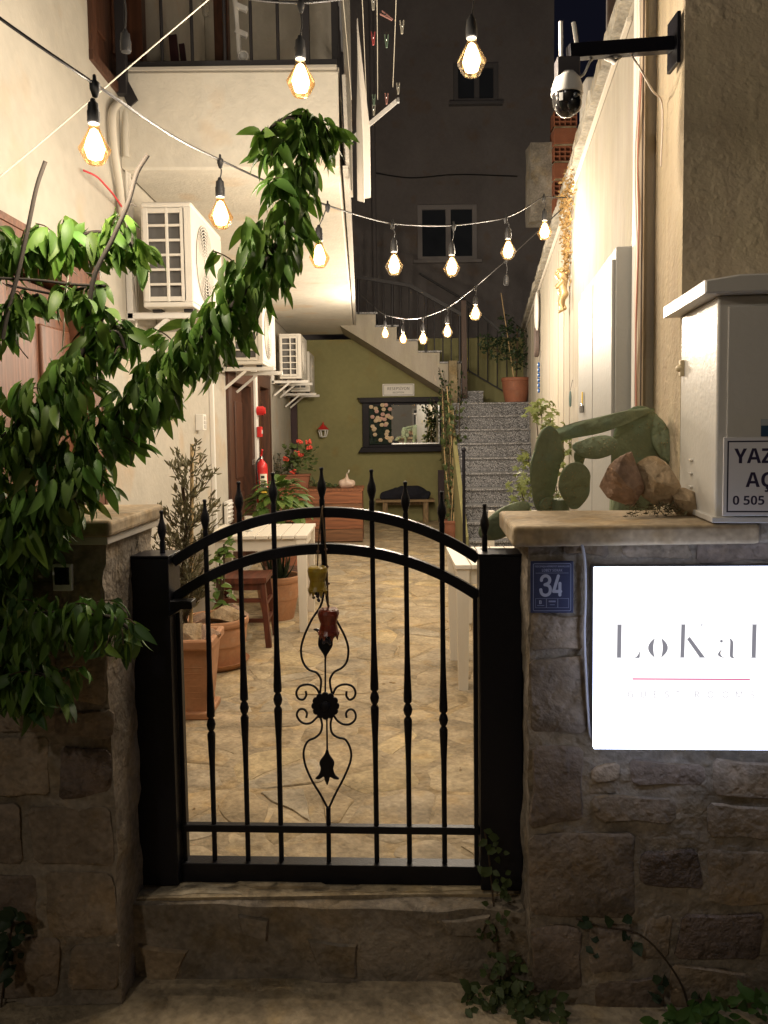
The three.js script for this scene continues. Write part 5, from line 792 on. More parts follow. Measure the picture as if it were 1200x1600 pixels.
{
  const a = at(480, 836, 5.50), hl = a.y - FLOOR; slatTable(a.x - 0.72, a.x + 0.005, 5.48, 6.18, hl, 'white slatted garden table beside the potted plants', 8);
  const b = at(710, 882, 4.22), hr = b.y - FLOOR; slatTable(b.x, b.x + 0.62, 4.20, 4.84, hr, 'white slatted garden table against the passage wall behind the gate', 7);
  { // stool
    const s = thing('wooden_stool', 'dark red wooden stool beside the potted plants', 'stool'), c = at(378, 905, 5.2), y = c.y, x = c.x, dd = 5.28, w = 0.34, d = 0.30;
    const seat = new THREE.BoxGeometry(w, 0.035, d, 10, 1, 4), p = seat.attributes.position; for (let i = 0; i < p.count; i++) p.setY(i, p.getY(i) + 0.10 * Math.pow(p.getX(i), 2) * 4 * 0.25); seat.computeVertexNormals(); part(s, 'seat', uvBox(seat).translate(x, y, -dd), M.redWood);
    for (const sx of [-1, 1]) for (const sz of [-1, 1]) part(s, 'leg', bar(V(x + sx * (w / 2 - 0.03), y - 0.015, -dd + sz * (d / 2 - 0.03)), V(x + sx * (w / 2 + 0.01), FLOOR, -dd + sz * (d / 2 + 0.012)), 0.036), M.redWood);
    for (const sx of [-1, 1]) for (const k of [0.35, 0.62]) part(s, 'rung', bar(V(x + sx * (w / 2 - 0.01), mixN(y, FLOOR, k), -dd - d / 2 + 0.03), V(x + sx * (w / 2 - 0.01), mixN(y, FLOOR, k), -dd + d / 2 - 0.03), 0.022), M.redWood);
    part(s, 'rung', bar(V(x - w / 2 + 0.02, mixN(y, FLOOR, 0.30), -dd + d / 2 - 0.02), V(x + w / 2 - 0.02, mixN(y, FLOOR, 0.30), -dd + d / 2 - 0.02), 0.028, 0.016), M.redWood); part(s, 'rung', bar(V(x - w / 2 + 0.02, mixN(y, FLOOR, 0.75), -dd - d / 2 + 0.02), V(x + w / 2 - 0.02, mixN(y, FLOOR, 0.75), -dd - d / 2 + 0.02), 0.028, 0.016), M.redWood);
    part(s, 'apron', box(w - 0.05, 0.05, 0.02, x, y - 0.04, -dd + d / 2 - 0.03), M.redWood);
  }
  const chair = (x, d, turn, m, cm, label, name) => { // plain garden chair
    const s = thing(name, label, 'chair'); s.position.set(x, FLOOR, -d); s.rotation.y = turn;
    for (let i = 0; i < 5; i++) part(s, 'seat_slat', box(0.40, 0.018, 0.07, 0, 0.44, -0.16 + i * 0.08), m); for (const sx of [-1, 1]) { part(s, 'leg', bar(V(sx * 0.19, 0, 0.19), V(sx * 0.19, 0.44, 0.18), 0.036), m); part(s, 'back_leg', bar(V(sx * 0.19, 0, -0.20), V(sx * 0.19, 0.86, -0.25), 0.036), m); part(s, 'side_rail', box(0.024, 0.05, 0.36, sx * 0.19, 0.40, 0), m); }
    for (const y of [0.58, 0.70, 0.82]) part(s, 'back_slat', box(0.36, 0.06, 0.018, 0, y, -0.222 - (y - 0.58) * 0.06), m); if (cm) part(s, 'cushion', new RoundedBoxGeometry(0.37, 0.05, 0.37, 2, 0.02).translate(0, 0.475, 0), cm); return s;
  };
  const c1 = at(775, 845, 5.5); chair(c1.x + 0.06, 5.55, Math.PI + 0.25, M.whiteWood, M.cushion, 'white wooden chair with a dark red cushion by the stairs', 'garden_chair');
  const bc = chair(a.x - 0.25, 6.42, 0.1, M.darkWood, null, 'dark brown stool behind the white slatted table', 'brown_stool'); bc.children.filter((c) => /^back_slat/.test(c.name)).forEach((c) => bc.remove(c)); bc.userData.category = 'stool'; bc.scale.y = 0.62;
  const v = at(388, 802, 5.75), vs = thing('glass_ornament', 'small clear glass ornament standing on the white table', 'ornament'), ty = FLOOR + hl; part(vs, 'stem', lathe([[0.0005, 0], [0.03, 0], [0.03, 0.004], [0.006, 0.012], [0.006, 0.05], [0.028, 0.075], [0.03, 0.11], [0.028, 0.11], [0.025, 0.08], [0.0005, 0.06]], 16).translate(v.x, ty, v.z), mat([0.82, 0.80, 0.74], 0.12, { transmission: 0.5, thickness: 0 }));
}

// ================================================================ plants
// (leafGeo is a function declaration further down, so that it may be used above)
function leafGeo(len, wid, droop, fold = 0.25, rows = 5) {  // a pointed leaf along +y, bent and folded on its midrib
  const pos = [], idx = [];
  for (let j = 0; j <= rows; j++) { const t = j / rows, w = wid * 0.5 * Math.pow(Math.sin(Math.PI * Math.pow(t, 0.75)), 0.85) + (j === rows ? 0 : 0.0004), a = droop * t, y = len * (droop ? Math.sin(a) / droop : t), z = -len * (droop ? (1 - Math.cos(a)) / droop : 0); for (const s of [-1, 0, 1]) pos.push(s * w, y, z + Math.abs(s) * w * fold); }
  for (let j = 0; j < rows; j++) for (let i = 0; i < 2; i++) { const a = j * 3 + i; idx.push(a, a + 1, a + 3, a + 1, a + 4, a + 3); }
  const g = new THREE.BufferGeometry(); g.setAttribute('position', new THREE.Float32BufferAttribute(pos, 3)); g.setIndex(idx); g.computeVertexNormals(); g.setAttribute('uv', new THREE.Float32BufferAttribute(new Float32Array(pos.length / 3 * 2), 2)); return g;
}
const facing = (dir, up, roll = 0) => { const y = dir.clone().normalize(), z = up.clone().addScaledVector(y, -up.dot(y)).normalize(), x = y.clone().cross(z); return new THREE.Quaternion().setFromRotationMatrix(new THREE.Matrix4().makeBasis(x, y, z)).multiply(new THREE.Quaternion().setFromAxisAngle(V(0, 1, 0), roll)); };
const compose = (p, q, s) => new THREE.Matrix4().compose(p, q, V(s, s, s));

// ---- the big climbing vine over the wall: branches with drooping pointed leaves
{
  seed = 9090;
  const vine = thing('climbing_vine', 'large leafy vine arching over the stone wall and across the passage mouth', 'vine');
  // branch axes: [px, py, depth, radius of the leaf mass in pixels]
  const br = [
    [[-30, 930, 2.05, 56], [60, 800, 2.05, 62], [140, 690, 2.06, 54], [230, 600, 2.08, 48], [300, 545, 2.1, 48], [370, 470, 2.12, 54], [430, 385, 2.14, 46], [465, 300, 2.16, 34], [478, 225, 2.17, 34], [478, 180, 2.18, 14]],
    [[-30, 720, 2.0, 60], [40, 650, 2.0, 64], [100, 595, 2.02, 46], [140, 530, 2.05, 20], [165, 485, 2.08, 16]],
    [[-30, 385, 2.15, 26], [40, 385, 2.15, 26], [95, 378, 2.15, 36], [150, 362, 2.16, 36], [195, 372, 2.16, 30], [210, 392, 2.17, 14]],
    [[-30, 860, 1.98, 70], [40, 800, 1.98, 64], [85, 760, 1.98, 48], [120, 720, 2.0, 34]],
    [[-30, 1000, 2.02, 60], [50, 960, 2.0, 60], [120, 960, 1.98, 40], [175, 965, 1.97, 36], [205, 985, 1.97, 22]],
    [[-30, 1060, 2.0, 40], [30, 1050, 2.0, 44], [75, 1060, 1.98, 34], [20, 1090, 1.98, 22]],
    [[-20, 520, 2.1, 28], [30, 475, 2.1, 18], [60, 460, 2.1, 12]],
    [[100, 470, 2.08, 22], [130, 450, 2.08, 20], [150, 455, 2.08, 14]],
    [[150, 520, 2.02, 26], [185, 520, 2.02, 26], [195, 545, 2.02, 14]],
    [[-230, 1000, 2.06, 50], [-200, 860, 2.06, 80], [-130, 760, 2.04, 80], [-60, 690, 2.02, 70]], [[-220, 960, 2.05, 60], [-130, 930, 2.05, 70], [-40, 930, 2.04, 60]], [[-200, 640, 2.08, 40], [-120, 480, 2.12, 30], [-60, 400, 2.14, 24]],
    [[430, 250, 2.16, 18], [415, 215, 2.16, 16], [445, 185, 2.16, 16], [500, 190, 2.17, 16], [515, 215, 2.17, 12]],
  ];
  const places = [];
  br.forEach((b, bi) => {
    const pts = b.map((p) => at(p[0], p[1], p[2])), path = new THREE.CatmullRomCurve3(pts, false, 'centripetal');
    part(vine, 'stem', tube(pts, bi < 2 ? 0.008 : 0.0045, pts.length * 6, 6), M.stemDark);
    for (let i = 0; i < b.length - 1; i++) {
      const [x0, y0, d0, r0] = b[i], [x1, y1, d1, r1] = b[i + 1], len = Math.hypot(x1 - x0, y1 - y0), n = Math.round(len * (r0 + r1) / 2 / 42);
      for (let k = 0; k < n; k++) {
        const t = rnd(), r = mixN(r0, r1, t) * Math.sqrt(rnd()), a = rr(0, 6.283), m = mixN(d0, d1, t), c = at(mixN(x0, x1, t), mixN(y0, y1, t), m), R = r / F * m * 0.78;
        const off = V(Math.cos(a) * R, Math.sin(a) * R * 0.85, rr(-1, 1) * mixN(r0, r1, t) / F * m * 0.8);
        const pos = c.clone().add(off), out = off.clone().normalize();
        const dir = V(out.x * 0.55 + rr(-0.35, 0.35), -0.95 + out.y * 0.35 + rr(-0.25, 0.45), out.z * 0.5 + rr(-0.45, 0.45));
        places.push([pos, dir, out, Math.abs(r) / mixN(r0, r1, t)]);
      }
    }
  });
  // side shoots standing out of the mass
  br.forEach((b) => { for (let i = 0; i < b.length - 1; i++) for (let k = 0; k < 3; k++) { const t = rnd(), m = mixN(b[i][2], b[i + 1][2], t), c = at(mixN(b[i][0], b[i + 1][0], t), mixN(b[i][1], b[i + 1][1], t), m), R = mixN(b[i][3], b[i + 1][3], t) / F * m, a = rr(0, 6.283), tip = c.clone().add(V(Math.cos(a) * R * rr(1.0, 1.45), Math.sin(a) * R * rr(0.9, 1.3), rr(-0.06, 0.06))); part(vine, 'shoot', tube([c, c.clone().lerp(tip, 0.6).add(V(0, 0.012, 0)), tip], 0.0018, 8, 5), M.bark); for (let j = 0; j < 6; j++) { const q = c.clone().lerp(tip, 0.55 + 0.45 * j / 5), out = tip.clone().sub(c).normalize(); places.push([q, V(out.x * 0.6 + rr(-0.6, 0.6), -0.5 + rr(-0.4, 0.5), rr(-0.6, 0.6)), out, 1.2]); } } });
  const geos = [leafGeo(0.098, 0.029, 0.8, 0.32, 6), leafGeo(0.088, 0.027, 1.35, 0.38, 6), leafGeo(0.112, 0.030, 0.5, 0.24, 6), leafGeo(0.074, 0.025, 1.1, 0.42, 6)].map((g) => g.translate(0, -0.006, 0));
  places.sort((a, b) => b[0].z + 0.3 * b[3] - a[0].z - 0.3 * a[3]);
  const rest = [];
  places.forEach(([pos, dir, out], i) => {
    const q = facing(dir, V(out.x * 0.6 + rr(-0.9, 0.9), 0.6, 0.45 + rr(-0.9, 0.9)), rr(-0.6, 0.6)), s = 0.44 + 0.60 * Math.pow(rnd(), 0.8);
    if (i < 300) { const o = part(vine, 'leaf', pick(geos), pick(L.vine)); o.position.copy(pos); o.quaternion.copy(q); o.scale.setScalar(s); } else rest.push(compose(pos, q, s));
  });
  const st = stuffPart(vine, 'leaves', geos[0], L.vine[0], rest); const c = new THREE.Color(); rest.forEach((_, i) => { const k = rr(0.55, 1.35); st.setColorAt(i, c.setRGB(k * rr(0.85, 1.15), k, k * rr(0.7, 1.1))); });
  { const t = at(-225, 1000, 2.06); part(vine, 'trunk', tube([V(t.x - 0.04, 0.0, t.z + 0.02), V(t.x + 0.02, 0.5, t.z), t, at(-190, 850, 2.06), at(-100, 740, 2.04)], 0.018, 30, 8), M.bark); }
  // bare twigs
  const twig = (pts, r) => part(vine, 'bare_twig', tube(pts.map((p) => at(...p)), r, pts.length * 6, 6), M.stemDark);
  twig([[4, 530, 2.06], [14, 480, 2.06], [30, 420, 2.06], [45, 350, 2.06], [58, 290, 2.06], [71, 252, 2.06]], 0.0052);
  twig([[128, 560, 2.04], [137, 500, 2.04], [148, 430, 2.04], [175, 375, 2.05], [200, 318, 2.05], [215, 268, 2.06], [231, 242, 2.06]], 0.0058);
  twig([[-20, 434, 2.07], [60, 438, 2.07], [110, 444, 2.07], [165, 447, 2.07]], 0.0040); twig([[10, 445, 2.09], [60, 455, 2.09], [110, 465, 2.09]], 0.0036);
  for (const [x, y, dx, dy] of [[20, 450, -16, -8], [203, 318, 10, 4], [146, 428, -12, -2], [44, 560, -20, -30]]) twig([[x, y, 2.05], [x + dx * 0.6, y + dy * 0.5, 2.05], [x + dx, y + dy, 2.05]], 0.0015);
}
// ---- pots
function pot(name, label, cat, x, d, rb, rt, h, m, opt = {}) {
  const o = thing(name, label, cat), y = opt.y ?? FLOOR; const rim = rt * 0.10, rh = opt.rim ?? h * 0.16;
  part(o, 'body', lathe([[0.0005, 0], [rb * 0.96, 0], [rb, 0.006], [mixN(rb, rt, 0.55) * 1.01, h * 0.45], [mixN(rb, rt, 0.60) * 1.035, h * 0.47], [mixN(rb, rt, 0.62) * 1.02, h * 0.50], [rt - rim * 0.2, h - rh], [rt - rim, h - rh], [rt - rim * 1.2, h * 0.86], [0.0005, h * 0.86]], opt.n || 40).translate(x, y, -d), m);
  part(o, 'rim', lathe([[rt - rim * 0.3, h - rh], [rt + rim * 0.15, h - rh + 0.004], [rt + rim * 0.35, h - rh * 0.5], [rt + rim * 0.25, h - 0.008], [rt, h], [rt - rim * 0.7, h - 0.004], [rt - rim * 1.1, h - rh]], opt.n || 40).translate(x, y, -d), m);
  part(o, 'soil', shake(uvBox(new THREE.CircleGeometry(rt - rim * 1.05, 30).rotateX(-Math.PI / 2)), 0.006, 30).translate(x, y + h * 0.88, -d), M.soil);
  if (opt.saucer) part(o, 'saucer', lathe([[0.0005, 0.0], [rb * 1.15, 0], [rb * 1.42, 0.04], [rb * 1.38, 0.042], [rb * 1.12, 0.008], [0.0005, 0.008]], 36).translate(x, y + 0.001, -d), m);
  return o;
}
function rock(x, y, z, w, h, d, s, m, label, group) { return solo('rock', rockGeo(w, h, d, s).translate(x, y, z), m, label, 'rock', group); }
{
  seed = 555;
  // square trough with an olive, in front
  const A = onFloor(312, 1126), tw = 0.25, th = 0.36, x = A.x - 0.075, d = -A.z + 0.13;
  const tr = thing('square_pot', 'square terracotta planter with ribs and a small sticker just inside the gate', 'planter');
  const taper = (w0, w1, h) => { const g = norm(new THREE.CylinderGeometry(w1 / Math.SQRT2 * 1, w0 / Math.SQRT2, h, 4, 1).rotateY(Math.PI / 4)); g.computeVertexNormals(); return uvBox(g); };
  part(tr, 'body', taper(tw * 0.80, tw * 1.08, th).translate(x, FLOOR + 0.02 + th / 2, -d), M.terracotta); const rimS = new THREE.Shape([[-1, -1], [1, -1], [1, 1], [-1, 1]].map(([a, b]) => new THREE.Vector2(a * tw * 0.60, b * tw * 0.60))), hole = new THREE.Path([[-1, -1], [-1, 1], [1, 1], [1, -1]].map(([a, b]) => new THREE.Vector2(a * tw * 0.48, b * tw * 0.48))); rimS.holes.push(hole);
  part(tr, 'rim', extrude(rimS, 0.05, 0.008).rotateX(-Math.PI / 2).translate(x, FLOOR + th - 0.008, -d), M.terracotta); part(tr, 'base_tray', box(tw * 1.02, 0.035, tw * 1.02, x, FLOOR + 0.018, -d, 0.008), M.terracotta); for (let i = 0; i < 7; i++) part(tr, 'rib', box(tw * (0.62 + i * 0.02), 0.004, 0.006, x, FLOOR + 0.07 + i * 0.032, -d + tw * (0.408 + 0.0135 * i), 0.001), M.terracotta);
  part(tr, 'soil', shake(uvBox(new THREE.PlaneGeometry(tw * 0.97, tw * 0.97, 8, 8).rotateX(-Math.PI / 2)), 0.008, 25).translate(x, FLOOR + th + 0.005, -d), M.soil); part(tr, 'sticker', box(0.024, 0.022, 0.001, x - 0.055, FLOOR + th - 0.04, -d + tw * 0.535, 0.0004).rotateX(0), mat([0.62, 0.60, 0.52], 0.5));
  const ry = FLOOR + th + 0.03; rock(x + 0.01, ry + 0.02, -d + 0.05, 0.17, 0.10, 0.12, 4, M.rockTan, 'angular tan rock in the square planter, topmost', 'rocks in the square planter'); rock(x + 0.07, ry, -d + 0.02, 0.12, 0.09, 0.12, 5, M.rock, 'brown rock in the square planter beside the tan one', 'rocks in the square planter'); rock(x - 0.06, ry, -d + 0.08, 0.12, 0.07, 0.08, 6, M.rock, 'small brown rock at the edge of the square planter', 'rocks in the square planter');
  // olive shrub tied to a cane
  const ol = thing('olive_shrub', 'slender young olive tied to a cane', 'shrub'), base = V(x - 0.01, FLOOR + th, -d - 0.03), topC = at(300, 694, d);
  part(ol, 'cane', rod(V(base.x + 0.015, FLOOR + th, base.z), topC, 0.010, 0.009, 8), M.cane); part(ol, 'trunk', tube([base, V(base.x - 0.02, 0.9, base.z), V(base.x + 0.01, 1.2, base.z), at(285, 760, d)], 0.009, 20, 7), M.bark);
  const ms = []; const twigs = []; for (let i = 0; i < 60; i++) { const py = rr(705, 965), h = (py - 700) / 260, spread = 22 + 36 * Math.sin(Math.min(1, h * 1.4) * 2.4), px = 296 - h * 16 + rr(-1, 1) * spread, p0 = at(296 - h * 14, py + 30, d + rr(-0.03, 0.03)), p1 = at(px, py - rr(0, 26), d + rr(-0.13, 0.13)); twigs.push(tube([p0, p0.clone().lerp(p1, 0.5).add(V(0, -0.015, 0)), p1], 0.0018, 8, 4)); const dir = p1.clone().sub(p0).normalize(); for (let k = 0; k < 34; k++) { const t = 0.15 + 0.85 * rnd(); ms.push(compose(p0.clone().lerp(p1, t).add(V(rr(-1, 1) * 0.016, rr(-1, 1) * 0.012, rr(-1, 1) * 0.012)), facing(dir.clone().add(V(rr(-1, 1), rr(-0.6, 1), rr(-1, 1))), V(rr(-1, 1), rr(-1, 1), rr(-1, 1))), rr(0.6, 1.1))); } }
  part(ol, 'twigs', twigs, M.bark); stuffPart(ol, 'leaves', leafGeo(0.046, 0.011, 0.25, 0.15, 3), L.olive, ms);
  // round pot behind with a small shrub and stones
  const B = onFloor(332, 1052), x2 = B.x, d2 = -B.z + 0.16; pot('round_pot', 'round terracotta pot with a thick rim standing in a saucer', 'pot', x2, d2, 0.135, 0.185, 0.30, M.terracotta, { saucer: true });
  rock(x2 + 0.06, FLOOR + 0.315, -d2 + 0.08, 0.20, 0.08, 0.12, 9, M.rockTan, 'long pale stone lying in the round pot', 'stones in the round pot'); rock(x2 - 0.07, FLOOR + 0.30, -d2 + 0.07, 0.13, 0.08, 0.1, 10, M.rock, 'brown stone in the round pot beside the stem', 'stones in the round pot'); rock(x2 + 0.10, FLOOR + 0.32, -d2 - 0.02, 0.14, 0.09, 0.1, 11, M.rock, 'dark stone at the back of the round pot', 'stones in the round pot');
  const sh = thing('potted_shrub', 'small bright leafed shrub growing in the round pot', 'shrub'); const s0 = V(x2 + 0.02, FLOOR + 0.27, -d2); for (const [px, py] of [[342, 865], [350, 850], [338, 900], [345, 930]]) { const tip = at(px, py, d2); part(sh, 'stem', tube([s0, s0.clone().lerp(tip, 0.5).add(V(0.01, 0, 0)), tip], 0.006, 12, 6), M.bark); for (let i = 0; i < 13; i++) { const o = part(sh, 'leaf', leafGeo(0.075, 0.034, 0.7), pick(L.hosta)); o.position.copy(tip).add(V(rr(-0.04, 0.04), rr(-0.06, 0.03), rr(-0.04, 0.04))); o.quaternion.copy(facing(V(rr(-1, 1), rr(-0.3, 0.9), rr(-1, 1)), V(rr(-0.5, 0.5), 1, 0.6))); } }
  // aloe in a tall pot beside the table
  const C = onFloor(432, 972), x3 = C.x, d3 = -C.z + 0.13; pot('tall_pot', 'tapering terracotta pot holding an aloe beside the table leg', 'pot', x3, d3, 0.115, 0.165, 0.33, M.terracotta, { n: 36 });
  const al = thing('aloe_plant', 'spiky aloe growing in the tapering pot', 'plant'); const ag = (l) => { const g = norm(new THREE.ConeGeometry(0.020, l, 6, 6)); g.translate(0, l / 2, 0); const p = g.attributes.position; for (let i = 0; i < p.count; i++) { const t = p.getY(i) / l; p.setZ(i, p.getZ(i) * 0.45 + 0.10 * t * t); } g.computeVertexNormals(); return g; }, ags = [ag(0.24), ag(0.19), ag(0.28)];
  for (let i = 0; i < 24; i++) { const a = i * 2.4, e = 0.15 + 0.85 * (i / 24), o = part(al, 'leaf', pick(ags), L.aloe); o.position.set(x3 + Math.cos(a) * 0.03, FLOOR + 0.28, -d3 + Math.sin(a) * 0.03); o.quaternion.copy(facing(V(Math.cos(a) * e, 1 - e * 0.35, Math.sin(a) * e), V(-Math.cos(a), 0.3, -Math.sin(a)))); }
  // hosta behind the table
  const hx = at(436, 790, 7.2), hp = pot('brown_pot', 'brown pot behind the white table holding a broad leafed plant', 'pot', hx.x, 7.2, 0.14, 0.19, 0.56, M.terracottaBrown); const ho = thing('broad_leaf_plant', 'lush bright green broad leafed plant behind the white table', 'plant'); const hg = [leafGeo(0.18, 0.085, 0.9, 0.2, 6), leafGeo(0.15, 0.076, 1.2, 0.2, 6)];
  for (let i = 0; i < 150; i++) { const a = rr(0, 6.28), e = Math.sqrt(rnd()), top = V(hx.x + Math.cos(a) * e * 0.24, FLOOR + 0.64 + (1 - e * e) * 0.30 + rr(-0.06, 0.06), -7.2 + Math.sin(a) * e * 0.22), o = part(ho, 'leaf', pick(hg), pick(L.hosta)); o.position.copy(top); o.quaternion.copy(facing(V(Math.cos(a) * (0.5 + e), 0.75 - e * 0.7, Math.sin(a) * (0.5 + e)), V(-Math.cos(a) * 0.4, 1, -Math.sin(a) * 0.4))); if (i % 6 === 0) part(ho, 'stalk', rod(V(hx.x, FLOOR + 0.50, -7.2), top, 0.005, 0.003, 5), L.hosta[1]); }
  // geranium box on the chest
  const g0 = at(434, 764, 9.95), g1 = at(483, 764, 9.95), gy = g0.y, gb = thing('flower_box', 'brown flower box on the chest', 'planter'); part(gb, 'body', extrude(shapeOf([[g0.x + 0.015, 0], [g1.x - 0.015, 0], [g1.x, 0.17], [g0.x, 0.17]]), 0.18, 0.006).translate(0, gy + 0.002, -10.15), M.terracottaBrown); part(gb, 'rim', box(g1.x - g0.x + 0.02, 0.022, 0.2, (g0.x + g1.x) / 2, gy + 0.165, -10.06), M.terracottaBrown);
  const ge = thing('geranium', 'geranium with coral red flower heads in the brown flower box', 'plant'); const gms = []; const gx = (g0.x + g1.x) / 2; for (let i = 0; i < 130; i++) { const a = rr(0, 6.28), e = Math.sqrt(rnd()); gms.push(compose(V(gx + 0.05 + Math.cos(a) * e * 0.24, gy + 0.2 + rr(0, 0.34), -10.06 + Math.sin(a) * e * 0.12), facing(V(rr(-1, 1), rr(-0.2, 1), rr(-1, 1)), V(rr(-0.5, 0.5), 1, 0.7)), rr(0.6, 1.2))); } stuffPart(ge, 'leaves', leafGeo(0.07, 0.065, 0.6, 0.2, 4), L.geranium, gms);
  for (const [px, py] of [[468, 690], [482, 690], [484, 699], [470, 710], [447, 717], [458, 737], [464, 708]]) { const p = at(px, py, 9.98), pet = []; for (let k = 0; k < 16; k++) pet.push(norm(new THREE.SphereGeometry(0.014, 6, 5)).translate(rr(-0.032, 0.032), rr(-0.022, 0.022), rr(-0.03, 0.03))); part(ge, 'flower_head', merge(pet).translate(p.x, p.y, p.z), M.flowerRed); part(ge, 'stalk', rod(V(gx, gy + 0.17, -10.06), p, 0.005, 0.004, 5), L.geranium); }
  const rs = thing('rosemary', 'dark rosemary at the end of the flower box', 'plant'), rms = []; for (let i = 0; i < 260; i++) { const t = rnd(), k = Math.floor(rr(0, 5)); rms.push(compose(V(g0.x + 0.0 + k * 0.035 - 0.05 - t * 0.05 * (2 - k), gy + 0.14 + t * 0.30, -10.0 + rr(-0.04, 0.04)), facing(V(rr(-1, 1), rr(-0.1, 1), rr(-1, 1)), V(1, 0.3, 0.2)), rr(0.7, 1.2))); } stuffPart(rs, 'needles', leafGeo(0.045, 0.010, 0.2, 0.2, 3), L.dark, rms); for (let k = 0; k < 5; k++) part(rs, 'stem', rod(V(g0.x + 0.02 + k * 0.02, gy + 0.1, -10.0), V(g0.x - 0.05 + k * 0.035 - 0.05 * (2 - k), gy + 0.44, -10.0), 0.004, 0.003, 5), M.bark);
  const trail = thing('trailing_plant', 'trailing greenery spilling along the chest top', 'plant'), tms = []; for (let i = 0; i < 150; i++) { const t = rnd(); tms.push(compose(V(g1.x + t * 0.36, gy + 0.01 + rr(0, 0.09) * (1 - t), -10.05 + rr(-0.12, 0.14)), facing(V(rr(-1, 1), rr(0, 0.8), rr(-1, 1)), V(0, 1, 0.4)), rr(0.5, 1.1))); } stuffPart(trail, 'leaves', leafGeo(0.05, 0.03, 0.5, 0.2, 3), L.creeper, tms); part(trail, 'stem', tube([V(g1.x, gy + 0.1, -10.0), V(g1.x + 0.1, gy + 0.03, -9.98), V(g1.x + 0.36, gy + 0.012, -10.0)], 0.005, 12, 5), M.bark);
}
{ // climber in a pot at the foot of the stairs
  seed = 777;
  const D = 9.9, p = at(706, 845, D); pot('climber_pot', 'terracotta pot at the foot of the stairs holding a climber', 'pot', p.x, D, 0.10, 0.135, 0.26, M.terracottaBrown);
  const c = thing('stair_climber', 'leggy climber with pale leaves growing up beside the mirror and stairs', 'climber'), ms = [];
  for (let i = 0; i < 11; i++) { const bx = p.x + rr(-0.05, 0.05), tip = at(rr(690, 722), rr(585, 700), D + rr(0, 0.7)), mid = V((bx + tip.x) / 2 + rr(-0.05, 0.05), rr(0.9, 1.4), -D - 0.1); part(c, 'stem', tube([V(bx, FLOOR + 0.2, -D + rr(-0.04, 0.04)), mid, tip], 0.0055, 24, 5), i % 3 ? M.cane : M.bark); for (let k = 0; k < 26; k++) { const t = Math.pow(rnd(), 0.6), q = t < 0.5 ? V(bx, FLOOR + 0.2, -D).lerp(mid, t * 2) : mid.clone().lerp(tip, t * 2 - 1); ms.push(compose(q.add(V(rr(-1, 1) * 0.07, rr(-1, 1) * 0.05, rr(-1, 1) * 0.07)), facing(V(rr(-1, 1), rr(-1, 0.4), rr(-0.5, 1)), V(rr(-0.5, 0.5), 0.5, 1)), rr(0.5, 1.2))); } }
  stuffPart(c, 'leaves', leafGeo(0.06, 0.045, 0.5, 0.2, 4), L.creeper, ms);
  const cr = thing('wall_creeper', 'thin creeper spreading over the stairs parapet', 'creeper'), cms = [], stems = []; for (let i = 0; i < 22; i++) { const a = at(rr(700, 724), 690, 10.86), b = at(rr(668, 724), rr(572, 640), 10.94); stems.push(tube([a, a.clone().lerp(b, 0.5).add(V(rr(-0.05, 0.05), 0, 0.03)), b], 0.003, 10, 4)); for (let k = 0; k < 20; k++) cms.push(compose(a.clone().lerp(b, rnd()).add(V(rr(-0.05, 0.05), rr(-0.05, 0.05), rr(0, 0.06))), facing(V(rr(-1, 1), rr(-1, 0.6), rr(-0.4, 0.8)), V(rr(-0.4, 0.4), 0.4, 1)), rr(0.4, 1))); } part(cr, 'stems', stems, M.bark); stuffPart(cr, 'leaves', leafGeo(0.05, 0.036, 0.4, 0.2, 3), L.dark, cms);
  // shrub in the big pot on the stairs landing
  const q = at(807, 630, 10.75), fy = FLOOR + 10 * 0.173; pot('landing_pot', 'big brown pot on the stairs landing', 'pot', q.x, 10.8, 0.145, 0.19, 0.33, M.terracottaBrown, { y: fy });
  const s = thing('landing_shrub', 'dark leafy shrub tied to a thin cane on the stairs landing', 'shrub'), sm2 = []; part(s, 'cane', rod(V(q.x - 0.02, fy + 0.28, -10.8), at(783, 458, 10.8), 0.008, 0.006, 6), M.cane); part(s, 'trunk', tube([V(q.x, fy + 0.28, -10.8), V(q.x + 0.02, fy + 0.6, -10.8), at(808, 510, 10.8)], 0.011, 12, 6), M.bark); for (const [px, py, rx, ry, n] of [[800, 535, 26, 30, 210], [775, 545, 24, 18, 110], [812, 565, 16, 16, 70], [760, 535, 16, 12, 50], [790, 505, 14, 14, 50]]) for (let i = 0; i < n; i++) { const a = rr(0, 6.28), e = Math.sqrt(rnd()), c2 = at(px + Math.cos(a) * e * rx, py + Math.sin(a) * e * ry, 10.8 + rr(-0.18, 0.18)); sm2.push(compose(c2, facing(V(rr(-1, 1), rr(-0.8, 0.8), rr(-1, 1)), V(rr(-1, 1), 0.6, 0.8)), rr(0.6, 1.1))); } stuffPart(s, 'leaves', leafGeo(0.065, 0.032, 0.4, 0.2, 3), L.dark, sm2);
  for (const [px, py] of [[775, 545], [760, 535], [790, 505]]) part(s, 'branch', tube([V(q.x + 0.01, fy + 0.55, -10.8), at((px + 806) / 2, (py + 570) / 2, 10.8), at(px, py, 10.8)], 0.005, 8, 5), M.bark);
  // airy maple leafed plant against the passage wall
  const m = thing('maple_leaf_plant', 'airy light green plant with lobed leaves against the passage wall', 'plant'), lobed = merge([leafGeo(0.055, 0.022, 0.3, 0.15, 3), leafGeo(0.046, 0.020, 0.3, 0.15, 3).rotateZ(0.9), leafGeo(0.046, 0.020, 0.3, 0.15, 3).rotateZ(-0.9), leafGeo(0.03, 0.014, 0.3, 0.15, 3).rotateZ(1.8), leafGeo(0.03, 0.014, 0.3, 0.15, 3).rotateZ(-1.8)]), mb = V(onFloor(860, 985).x, FLOOR, -5.6);
